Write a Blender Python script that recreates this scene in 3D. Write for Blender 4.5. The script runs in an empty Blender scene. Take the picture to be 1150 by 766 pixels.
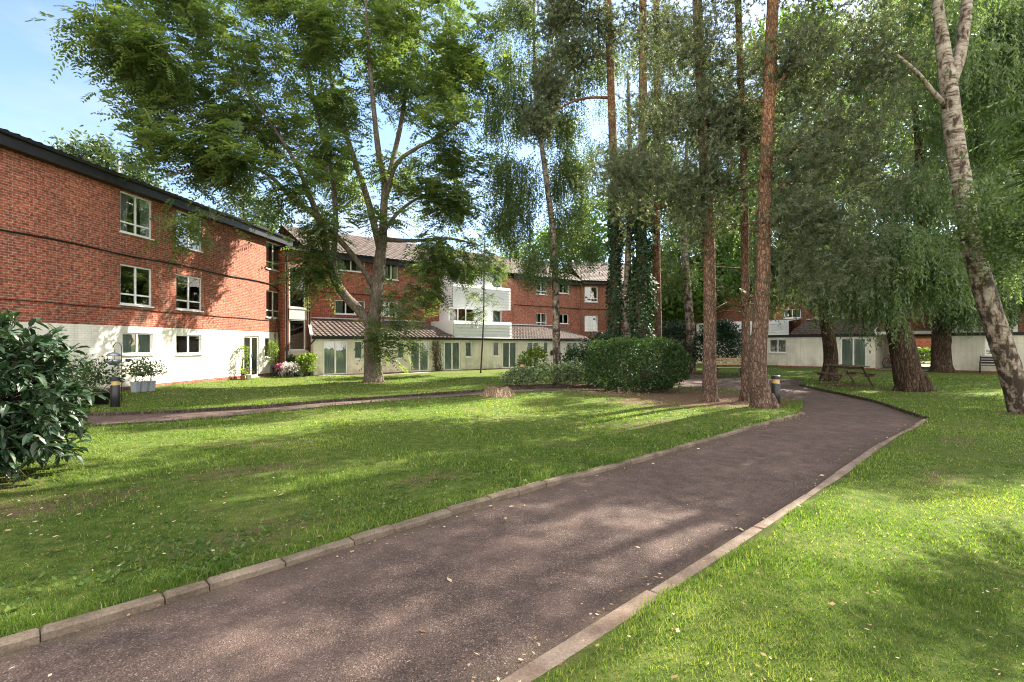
import bpy, math, random
import numpy as np
from mathutils import Vector, Matrix

R = math.radians
rng = np.random.default_rng(7)
random.seed(7)
SC = bpy.context.scene
COL = SC.collection

# ------------------------------------------------------------------ camera, sky, sun, exposure
CAM_Z = 1.6
F = 575.0            # focal length in pixels of a 1150 pixel wide picture
cd = bpy.data.cameras.new('camera')
cd.sensor_width = 36.0
cd.lens = 18.0
cd.shift_y = 4.0 / 1150.0
cd.clip_start = 0.05
cd.clip_end = 600
cam = bpy.data.objects.new('camera', cd)
COL.objects.link(cam)
cam.location = (0, 0, CAM_Z)
cam.rotation_euler = (R(90), 0, 0)
SC.camera = cam

SUN_AZ, SUN_EL = 49.5, 41.0          # azimuth from +Y towards +X
world = bpy.data.worlds.new('World')
SC.world = world
world.use_nodes = True
wn, wl = world.node_tree.nodes, world.node_tree.links
wn.clear()
w_out = wn.new('ShaderNodeOutputWorld')
w_bg = wn.new('ShaderNodeBackground')
w_bg.inputs['Strength'].default_value = 0.072
w_sky = wn.new('ShaderNodeTexSky')
w_sky.sky_type = 'NISHITA'
w_sky.sun_disc = False
w_sky.sun_elevation = R(SUN_EL)
w_sky.sun_rotation = R(SUN_AZ)
w_sky.air_density = 1.0
w_sky.dust_density = 0.6
w_sky.ozone_density = 1.6
w_tc = wn.new('ShaderNodeTexCoord')
w_map = wn.new('ShaderNodeMapping')
w_map.inputs['Scale'].default_value = (1.0, 1.0, 2.6)
w_no = wn.new('ShaderNodeTexNoise')
w_no.inputs['Scale'].default_value = 1.9
w_no.inputs['Detail'].default_value = 6
w_no.inputs['Roughness'].default_value = 0.55
w_rmp = wn.new('ShaderNodeMapRange')
w_rmp.inputs['From Min'].default_value = 0.34
w_rmp.inputs['From Max'].default_value = 0.66
w_rmp.inputs['To Max'].default_value = 0.85
w_mix = wn.new('ShaderNodeMixRGB')
w_cc = wn.new('ShaderNodeMixRGB')          # unseen cloud behind the camera, brightened as added fill for the facades
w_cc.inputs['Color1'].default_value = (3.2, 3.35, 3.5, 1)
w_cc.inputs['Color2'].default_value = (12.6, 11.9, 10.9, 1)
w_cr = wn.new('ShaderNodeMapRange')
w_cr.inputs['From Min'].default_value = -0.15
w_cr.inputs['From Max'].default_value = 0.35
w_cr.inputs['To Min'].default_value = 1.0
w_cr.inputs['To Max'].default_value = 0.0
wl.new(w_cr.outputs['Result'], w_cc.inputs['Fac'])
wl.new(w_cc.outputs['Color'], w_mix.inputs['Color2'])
wl.new(w_tc.outputs['Generated'], w_map.inputs['Vector'])
wl.new(w_map.outputs['Vector'], w_no.inputs['Vector'])
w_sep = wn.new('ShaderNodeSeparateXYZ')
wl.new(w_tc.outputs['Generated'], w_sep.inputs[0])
w_bias = wn.new('ShaderNodeMath'); w_bias.operation = 'MULTIPLY_ADD'      # extra cloud added out of view behind the camera, for fill light
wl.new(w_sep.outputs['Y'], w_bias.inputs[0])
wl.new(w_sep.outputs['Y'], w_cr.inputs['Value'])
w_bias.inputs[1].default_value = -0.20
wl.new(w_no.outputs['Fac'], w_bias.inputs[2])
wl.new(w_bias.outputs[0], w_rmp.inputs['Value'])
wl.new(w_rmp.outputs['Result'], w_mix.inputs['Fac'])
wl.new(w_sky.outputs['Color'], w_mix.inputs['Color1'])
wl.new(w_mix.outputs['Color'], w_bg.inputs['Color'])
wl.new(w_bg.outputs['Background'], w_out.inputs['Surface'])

sd = bpy.data.lights.new('sun', 'SUN')
sd.energy = 5.0
sd.angle = R(0.55)
sd.color = (1.0, 0.92, 0.78)
sun = bpy.data.objects.new('sun', sd)
COL.objects.link(sun)
_sv = Vector((math.sin(R(SUN_AZ)) * math.cos(R(SUN_EL)), math.cos(R(SUN_AZ)) * math.cos(R(SUN_EL)), math.sin(R(SUN_EL))))
sun.rotation_euler = _sv.to_track_quat('Z', 'Y').to_euler()
sun.location = (30, 35, 45)

SC.view_settings.view_transform = 'Standard'
SC.view_settings.look = 'None'
SC.view_settings.exposure = 2.25
SC.view_settings.gamma = 1.0
SC.view_settings.use_curve_mapping = False
SC.render.engine = 'CYCLES'
SC.cycles.use_denoising = True
SC.cycles.denoising_prefilter = 'NONE'
SC.cycles.use_adaptive_sampling = False
SC.cycles.max_bounces = 8
SC.cycles.diffuse_bounces = 5
SC.cycles.filter_width = 1.1
SC.cycles.glossy_bounces = 2
SC.cycles.transmission_bounces = 4
SC.cycles.transparent_max_bounces = 8
SC.cycles.caustics_reflective = False
SC.cycles.caustics_refractive = False
SC.cycles.sample_clamp_indirect = 2.0

# ------------------------------------------------------------------ materials
def new_mat(name):
    m = bpy.data.materials.new(name)
    m.use_nodes = True
    nt = m.node_tree
    nt.nodes.clear()
    out = nt.nodes.new('ShaderNodeOutputMaterial')
    return m, nt.nodes, nt.links, out

def principled(n, rough=0.7, spec=0.3, metal=0.0):
    p = n.new('ShaderNodeBsdfPrincipled')
    p.inputs['Roughness'].default_value = rough
    p.inputs['Specular IOR Level'].default_value = spec
    p.inputs['Metallic'].default_value = metal
    return p

def c4(c):
    return (c[0], c[1], c[2], 1.0)

def ramp(n, stops):
    r = n.new('ShaderNodeValToRGB')
    el = r.color_ramp.elements
    el[0].position, el[0].color = stops[0][0], c4(stops[0][1])
    el[1].position, el[1].color = stops[1][0], c4(stops[1][1])
    for p, c in stops[2:]:
        e = el.new(p)
        e.color = c4(c)
    return r

def noise(n, l, vec, scale, detail=4, rough=0.6):
    t = n.new('ShaderNodeTexNoise')
    t.inputs['Scale'].default_value = scale
    t.inputs['Detail'].default_value = detail
    t.inputs['Roughness'].default_value = rough
    l.new(vec, t.inputs['Vector'])
    return t

def mixc(n, l, fac, a, b, mode='MIX'):
    m = n.new('ShaderNodeMixRGB')
    m.blend_type = mode
    for s, v in (('Fac', fac), ('Color1', a), ('Color2', b)):
        if isinstance(v, (int, float)):
            m.inputs[s].default_value = v
        elif isinstance(v, tuple):
            m.inputs[s].default_value = c4(v)
        else:
            l.new(v, m.inputs[s])
    return m

def bump(n, l, height, strength, dist, p):
    b = n.new('ShaderNodeBump')
    b.inputs['Strength'].default_value = strength
    b.inputs['Distance'].default_value = dist
    l.new(height, b.inputs['Height'])
    l.new(b.outputs['Normal'], p.inputs['Normal'])
    return b

def mapr(n, l, val, a, b, c=0.0, d=1.0):
    m = n.new('ShaderNodeMapRange')
    m.inputs['From Min'].default_value = a
    m.inputs['From Max'].default_value = b
    m.inputs['To Min'].default_value = c
    m.inputs['To Max'].default_value = d
    l.new(val, m.inputs['Value'])
    return m

def simple_mat(name, col, rough=0.6, spec=0.3, metal=0.0, var=0.15, scale=6.0):
    m, n, l, out = new_mat(name)
    tc = n.new('ShaderNodeTexCoord')
    t = noise(n, l, tc.outputs['Object'], scale, 5)
    lo = tuple(c * (1 - var) for c in col)
    hi = tuple(min(1, c * (1 + var)) for c in col)
    r = ramp(n, [(0.3, lo), (0.7, hi)])
    l.new(t.outputs['Fac'], r.inputs['Fac'])
    p = principled(n, rough, spec, metal)
    l.new(r.outputs['Color'], p.inputs['Base Color'])
    l.new(p.outputs['BSDF'], out.inputs['Surface'])
    return m

def brick_mat(name, c1, c2, mortar, painted=False):
    m, n, l, out = new_mat(name)
    tc = n.new('ShaderNodeTexCoord')
    sep = n.new('ShaderNodeSeparateXYZ')
    l.new(tc.outputs['Object'], sep.inputs['Vector'])
    add = n.new('ShaderNodeMath'); add.operation = 'ADD'
    l.new(sep.outputs['X'], add.inputs[0]); l.new(sep.outputs['Y'], add.inputs[1])
    com = n.new('ShaderNodeCombineXYZ')
    l.new(add.outputs[0], com.inputs['X']); l.new(sep.outputs['Z'], com.inputs['Y'])
    b = n.new('ShaderNodeTexBrick')
    b.inputs['Scale'].default_value = 1.0
    b.inputs['Brick Width'].default_value = 0.225
    b.inputs['Row Height'].default_value = 0.075
    b.inputs['Mortar Size'].default_value = 0.008
    b.inputs['Mortar Smooth'].default_value = 0.3
    b.inputs['Bias'].default_value = -0.1
    b.inputs['Color1'].default_value = c4(c1)
    b.inputs['Color2'].default_value = c4(c2)
    b.inputs['Mortar'].default_value = c4(mortar)
    l.new(com.outputs[0], b.inputs['Vector'])
    n1 = noise(n, l, tc.outputs['Object'], 0.5, 4)
    n2 = noise(n, l, com.outputs[0], 9.0, 2)
    p = principled(n, 0.85 if not painted else 0.6, 0.25)
    ms = n.new('ShaderNodeMapping')
    ms.inputs['Scale'].default_value = (3.2, 3.2, 0.16)
    l.new(tc.outputs['Object'], ms.inputs['Vector'])
    n6 = noise(n, l, ms.outputs[0], 1.6, 5, 0.65)
    sk = mapr(n, l, n6.outputs['Fac'], 0.5, 0.72, 1.0, 0.70 if painted else 0.62)
    ck = n.new('ShaderNodeCombineXYZ')
    for q in 'XYZ':
        l.new(sk.outputs[0], ck.inputs[q])
    if painted:
        st = mapr(n, l, n1.outputs['Fac'], 0.42, 0.66)
        a = mixc(n, l, st.outputs[0], b.outputs['Color'], tuple(x * 0.74 for x in c2))
        # algae and splash dirt near the foot of the wall
        low = mapr(n, l, sep.outputs['Z'], 1.0, -0.1)
        n3 = noise(n, l, tc.outputs['Object'], 2.2, 5)
        k = n.new('ShaderNodeMath'); k.operation = 'MULTIPLY'
        nn = mapr(n, l, n3.outputs['Fac'], 0.4, 0.7)
        l.new(low.outputs[0], k.inputs[0]); l.new(nn.outputs[0], k.inputs[1])
        fin = mixc(n, l, k.outputs[0], a.outputs['Color'], (0.36, 0.34, 0.24))
    else:
        v = mapr(n, l, n2.outputs['Fac'], 0.28, 0.72, 0.45, 1.6)
        v2 = mapr(n, l, n1.outputs['Fac'], 0.3, 0.7, 0.78, 1.18)
        mu = n.new('ShaderNodeMath'); mu.operation = 'MULTIPLY'
        l.new(v.outputs[0], mu.inputs[0]); l.new(v2.outputs[0], mu.inputs[1])
        cm = n.new('ShaderNodeCombineXYZ')
        for s in 'XYZ':
            l.new(mu.outputs[0], cm.inputs[s])
        fin = mixc(n, l, 1.0, b.outputs['Color'], cm.outputs[0], 'MULTIPLY')
    fin = mixc(n, l, 0.8, fin.outputs['Color'], ck.outputs[0], 'MULTIPLY')
    l.new(fin.outputs['Color'], p.inputs['Base Color'])
    inv = n.new('ShaderNodeMath'); inv.operation = 'SUBTRACT'
    inv.inputs[0].default_value = 1.0
    l.new(b.outputs['Fac'], inv.inputs[1])
    bump(n, l, inv.outputs[0], 0.5 if not painted else 0.35, 0.008, p)
    l.new(p.outputs['BSDF'], out.inputs['Surface'])
    return m

def leaf_mat(name, dark, mid, light, trans=0.45, rough=0.45, spec=0.35, tcol=None):
    m, n, l, out = new_mat(name)
    at = n.new('ShaderNodeAttribute')
    at.attribute_name = 'tint'
    r = ramp(n, [(0.0, dark), (0.55, mid), (1.0, light)])
    l.new(at.outputs['Fac'], r.inputs['Fac'])
    p = principled(n, rough, spec)
    l.new(r.outputs['Color'], p.inputs['Base Color'])
    if trans > 0:
        t = n.new('ShaderNodeBsdfTranslucent')
        tm = mixc(n, l, 1.0, r.outputs['Color'], tcol or (1.7, 1.75, 0.75), 'MULTIPLY')
        l.new(tm.outputs['Color'], t.inputs['Color'])
        mx = n.new('ShaderNodeMixShader')
        mx.inputs['Fac'].default_value = trans
        l.new(p.outputs['BSDF'], mx.inputs[1])
        l.new(t.outputs['BSDF'], mx.inputs[2])
        l.new(mx.outputs[0], out.inputs['Surface'])
    else:
        l.new(p.outputs['BSDF'], out.inputs['Surface'])
    return m

def bark_mat(name, dark, light, zs=0.25, scale=14.0, strength=0.8, dist=0.03, top=None):
    """Cracked plates: dark fissures between plates that vary in colour; top tints the upper trunk."""
    m, n, l, out = new_mat(name)
    tc = n.new('ShaderNodeTexCoord')
    wn_ = noise(n, l, tc.outputs['Object'], 5.0, 3)
    wv = n.new('ShaderNodeVectorMath'); wv.operation = 'MULTIPLY_ADD'
    l.new(wn_.outputs['Color'], wv.inputs[0])
    wv.inputs[1].default_value = (.16, .16, .22)
    l.new(tc.outputs['Object'], wv.inputs[2])
    mp = n.new('ShaderNodeMapping')
    mp.inputs['Scale'].default_value = (1, 1, zs)
    l.new(wv.outputs[0], mp.inputs['Vector'])
    e = n.new('ShaderNodeTexVoronoi'); e.feature = 'DISTANCE_TO_EDGE'
    e.inputs['Scale'].default_value = scale
    l.new(mp.outputs[0], e.inputs['Vector'])
    v = n.new('ShaderNodeTexVoronoi')
    v.inputs['Scale'].default_value = scale
    l.new(mp.outputs[0], v.inputs['Vector'])
    sp = n.new('ShaderNodeSeparateColor')
    l.new(v.outputs['Color'], sp.inputs[0])
    t = noise(n, l, mp.outputs[0], scale * 3.2, 6, 0.75)
    t2 = noise(n, l, tc.outputs['Object'], 1.1, 4)
    crack = mapr(n, l, e.outputs['Distance'], 0.0, 0.22)
    f = n.new('ShaderNodeMath'); f.operation = 'MULTIPLY'
    tt = mapr(n, l, t.outputs['Fac'], 0.25, 0.75, 0.35, 1.25)
    l.new(crack.outputs[0], f.inputs[0]); l.new(tt.outputs[0], f.inputs[1])
    body = light
    lightsock = None
    if top is not None:
        sz = n.new('ShaderNodeSeparateXYZ'); l.new(tc.outputs['Object'], sz.inputs[0])
        hz_ = mapr(n, l, sz.outputs['Z'], 1.5, 7.0)
        lightsock = mixc(n, l, hz_.outputs[0], light, top).outputs['Color']
    c = mixc(n, l, f.outputs[0], dark, lightsock if lightsock else light)
    vv = mapr(n, l, sp.outputs[0], 0, 1, 0.72, 1.28)
    v2 = mapr(n, l, t2.outputs['Fac'], 0.3, 0.7, 0.72, 1.2)
    mu = n.new('ShaderNodeMath'); mu.operation = 'MULTIPLY'
    l.new(vv.outputs[0], mu.inputs[0]); l.new(v2.outputs[0], mu.inputs[1])
    cm = n.new('ShaderNodeCombineXYZ')
    for q in 'XYZ':
        l.new(mu.outputs[0], cm.inputs[q])
    fin = mixc(n, l, 1.0, c.outputs['Color'], cm.outputs[0], 'MULTIPLY')
    p = principled(n, 0.9, 0.15)
    l.new(fin.outputs['Color'], p.inputs['Base Color'])
    bump(n, l, f.outputs[0], strength, dist, p)
    l.new(p.outputs['BSDF'], out.inputs['Surface'])
    return m

def birch_mat(name):
    m, n, l, out = new_mat(name)
    tc = n.new('ShaderNodeTexCoord')
    mp = n.new('ShaderNodeMapping')
    mp.inputs['Scale'].default_value = (1.8, 1.8, 9.0)
    l.new(tc.outputs['Object'], mp.inputs['Vector'])
    t = noise(n, l, mp.outputs[0], 1.6, 5, 0.7)
    mp2 = n.new('ShaderNodeMapping')
    mp2.inputs['Scale'].default_value = (3.2, 3.2, 1.5)
    l.new(tc.outputs['Object'], mp2.inputs['Vector'])
    t2 = noise(n, l, mp2.outputs[0], 2.4, 5, 0.65)
    sep = n.new('ShaderNodeSeparateXYZ')
    l.new(tc.outputs['Object'], sep.inputs['Vector'])
    h = mapr(n, l, sep.outputs['Z'], 0.0, 7.0, 0.11, -0.01)
    ad = n.new('ShaderNodeMath'); ad.operation = 'SUBTRACT'
    l.new(t2.outputs['Fac'], ad.inputs[0]); l.new(h.outputs[0], ad.inputs[1])
    mn = n.new('ShaderNodeMath'); mn.operation = 'MINIMUM'
    l.new(t.outputs['Fac'], mn.inputs[0]); l.new(ad.outputs[0], mn.inputs[1])
    r = ramp(n, [(0.37, (0.035, 0.026, 0.020)), (0.43, (0.13, 0.095, 0.07)), (0.49, (0.24, 0.20, 0.165)), (0.62, (0.36, 0.32, 0.275))])
    l.new(mn.outputs[0], r.inputs['Fac'])
    p = principled(n, 0.75, 0.2)
    l.new(r.outputs['Color'], p.inputs['Base Color'])
    bump(n, l, mn.outputs[0], 0.7, 0.03, p)
    l.new(p.outputs['BSDF'], out.inputs['Surface'])
    return m

def glass_mat(name):
    m, n, l, out = new_mat(name)
    tr = n.new('ShaderNodeBsdfTransparent')
    tr.inputs['Color'].default_value = (0.8, 0.86, 0.84, 1)
    g = n.new('ShaderNodeBsdfGlossy')
    g.inputs['Roughness'].default_value = 0.015
    fr = n.new('ShaderNodeFresnel')
    fr.inputs['IOR'].default_value = 1.6
    mp = mapr(n, l, fr.outputs[0], 0.0, 1.0, 0.13, 1.0)
    tc = n.new('ShaderNodeTexCoord')
    t = noise(n, l, tc.outputs['Object'], 1.5, 2)
    b = n.new('ShaderNodeBump')
    b.inputs['Strength'].default_value = 0.06
    b.inputs['Distance'].default_value = 0.05
    l.new(t.outputs['Fac'], b.inputs['Height'])
    l.new(b.outputs['Normal'], g.inputs['Normal'])
    mx = n.new('ShaderNodeMixShader')
    l.new(mp.outputs[0], mx.inputs['Fac'])
    l.new(tr.outputs[0], mx.inputs[1])
    l.new(g.outputs[0], mx.inputs[2])
    l.new(mx.outputs[0], out.inputs['Surface'])
    return m

def tile_mat(name, a, b, c):
    m, n, l, out = new_mat(name)
    tc = n.new('ShaderNodeTexCoord')
    t = noise(n, l, tc.outputs['Object'], 3.4, 3)
    t2 = noise(n, l, tc.outputs['Object'], 0.6, 4)
    r = ramp(n, [(0.3, a), (0.5, b), (0.72, c)])
    l.new(t.outputs['Fac'], r.inputs['Fac'])
    mo = mapr(n, l, t2.outputs['Fac'], 0.5, 0.75, 0.0, 0.45)
    f = mixc(n, l, mo.outputs[0], r.outputs['Color'], (0.13, 0.13, 0.09))
    p = principled(n, 0.7, 0.3)
    l.new(f.outputs['Color'], p.inputs['Base Color'])
    l.new(p.outputs['BSDF'], out.inputs['Surface'])
    return m

def curtain_mat(name, col):
    m, n, l, out = new_mat(name)
    p = principled(n, 0.9, 0.1)
    p.inputs['Base Color'].default_value = c4(col)
    t = n.new('ShaderNodeBsdfTranslucent')
    t.inputs['Color'].default_value = c4(col)
    mx = n.new('ShaderNodeMixShader')
    mx.inputs['Fac'].default_value = 0.3
    l.new(p.outputs[0], mx.inputs[1]); l.new(t.outputs[0], mx.inputs[2])
    l.new(mx.outputs[0], out.inputs['Surface'])
    return m

def lawn_mat():
    m, n, l, out = new_mat('lawn_turf')
    tc = n.new('ShaderNodeTexCoord')
    P = tc.outputs['Object']
    n1 = noise(n, l, P, 0.55, 5)
    n2 = noise(n, l, P, 7.0, 6, 0.7)
    n3 = noise(n, l, P, 70.0, 4, 0.75)
    g = ramp(n, [(0.28, (0.030, 0.050, 0.010)), (0.5, (0.075, 0.112, 0.020)), (0.75, (0.17, 0.18, 0.052))])
    l.new(n2.outputs['Fac'], g.inputs['Fac'])
    g3 = mapr(n, l, n3.outputs['Fac'], 0.3, 0.7, 0.55, 1.45)
    cm = n.new('ShaderNodeCombineXYZ')
    for s in 'XYZ':
        l.new(g3.outputs[0], cm.inputs[s])
    gg = mixc(n, l, 1.0, g.outputs['Color'], cm.outputs[0], 'MULTIPLY')
    dry = mapr(n, l, n1.outputs['Fac'], 0.5, 0.75, 0.0, 0.6)
    gd = mixc(n, l, dry.outputs[0], gg.outputs['Color'], (0.15, 0.14, 0.05))
    soil = ramp(n, [(0.3, (0.055, 0.036, 0.024)), (0.5, (0.13, 0.085, 0.055)), (0.7, (0.24, 0.165, 0.11))])
    n4 = noise(n, l, P, 38.0, 5, 0.75)
    l.new(n4.outputs['Fac'], soil.inputs['Fac'])
    at = n.new('ShaderNodeAttribute')
    at.attribute_name = 'bare'
    ad = n.new('ShaderNodeMath'); ad.operation = 'ADD'
    nb = mapr(n, l, n2.outputs['Fac'], 0.3, 0.7, -0.3, 0.3)
    l.new(at.outputs['Fac'], ad.inputs[0]); l.new(nb.outputs[0], ad.inputs[1])
    st = mapr(n, l, ad.outputs[0], 0.35, 0.62)
    fin = mixc(n, l, st.outputs[0], gd.outputs['Color'], soil.outputs['Color'])
    p = principled(n, 0.95, 0.1)
    l.new(fin.outputs['Color'], p.inputs['Base Color'])
    bump(n, l, n3.outputs['Fac'], 0.9, 0.03, p)
    l.new(p.outputs[0], out.inputs['Surface'])
    return m

def path_mat():
    m, n, l, out = new_mat('path_tarmac')
    tc = n.new('ShaderNodeTexCoord')
    P = tc.outputs['Object']
    v = n.new('ShaderNodeTexVoronoi')
    v.inputs['Scale'].default_value = 145.0
    l.new(P, v.inputs['Vector'])
    n1 = noise(n, l, P, 130.0, 3, 0.7)
    n2 = noise(n, l, P, 0.9, 6, 0.65)
    n3 = noise(n, l, P, 5.0, 5, 0.7)
    sp = n.new('ShaderNodeSeparateColor')
    l.new(v.outputs['Color'], sp.inputs[0])
    st = ramp(n, [(0.0, (0.046, 0.031, 0.026)), (0.45, (0.088, 0.0595, 0.049)), (0.88, (0.122, 0.084, 0.070)), (0.99, (0.24, 0.19, 0.16))])
    l.new(sp.outputs[0], st.inputs['Fac'])
    f1 = mapr(n, l, n2.outputs['Fac'], 0.45, 0.7, 0.0, 0.5)
    a = mixc(n, l, f1.outputs[0], st.outputs['Color'], (0.178, 0.120, 0.100))
    f2 = mapr(n, l, n3.outputs['Fac'], 0.25, 0.75, 0.6, 1.35)
    cm = n.new('ShaderNodeCombineXYZ')
    for s in 'XYZ':
        l.new(f2.outputs[0], cm.inputs[s])
    b0 = mixc(n, l, 1.0, a.outputs['Color'], cm.outputs[0], 'MULTIPLY')
    at_ = n.new('ShaderNodeAttribute'); at_.attribute_name = 'bare'      # soil and moss gathered along the kerbs
    ed = n.new('ShaderNodeMath'); ed.operation = 'ADD'
    nb = mapr(n, l, n3.outputs['Fac'], 0.3, 0.7, -0.45, 0.3)
    l.new(at_.outputs['Fac'], ed.inputs[0]); l.new(nb.outputs[0], ed.inputs[1])
    es = mapr(n, l, ed.outputs[0], 0.45, 0.9, 0.0, 0.6)
    n5 = noise(n, l, P, 2.6, 3)
    dirt = ramp(n, [(0.45, (0.080, 0.054, 0.036)), (0.7, (0.062, 0.058, 0.028))])
    l.new(n5.outputs['Fac'], dirt.inputs['Fac'])
    b = mixc(n, l, es.outputs[0], b0.outputs['Color'], dirt.outputs['Color'])
    p = principled(n, 0.85, 0.25)
    l.new(b.outputs['Color'], p.inputs['Base Color'])
    ad = n.new('ShaderNodeMath'); ad.operation = 'ADD'
    l.new(v.outputs['Distance'], ad.inputs[0]); l.new(n1.outputs['Fac'], ad.inputs[1])
    bump(n, l, ad.outputs[0], 0.9, 0.008, p)
    l.new(p.outputs[0], out.inputs['Surface'])
    return m

def concrete_mat(name, a, b):
    m, n, l, out = new_mat(name)
    tc = n.new('ShaderNodeTexCoord')
    P = tc.outputs['Object']
    n1 = noise(n, l, P, 2.2, 6, 0.7)
    n2 = noise(n, l, P, 60.0, 4, 0.8)
    r = ramp(n, [(0.35, a), (0.62, b)])
    l.new(n1.outputs['Fac'], r.inputs['Fac'])
    f2 = mapr(n, l, n2.outputs['Fac'], 0.3, 0.7, 0.65, 1.3)
    cm = n.new('ShaderNodeCombineXYZ')
    for s in 'XYZ':
        l.new(f2.outputs[0], cm.inputs[s])
    c = mixc(n, l, 1.0, r.outputs['Color'], cm.outputs[0], 'MULTIPLY')
    p = principled(n, 0.9, 0.2)
    l.new(c.outputs['Color'], p.inputs['Base Color'])
    bump(n, l, n2.outputs['Fac'], 0.7, 0.01, p)
    l.new(p.outputs[0], out.inputs['Surface'])
    return m

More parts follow.
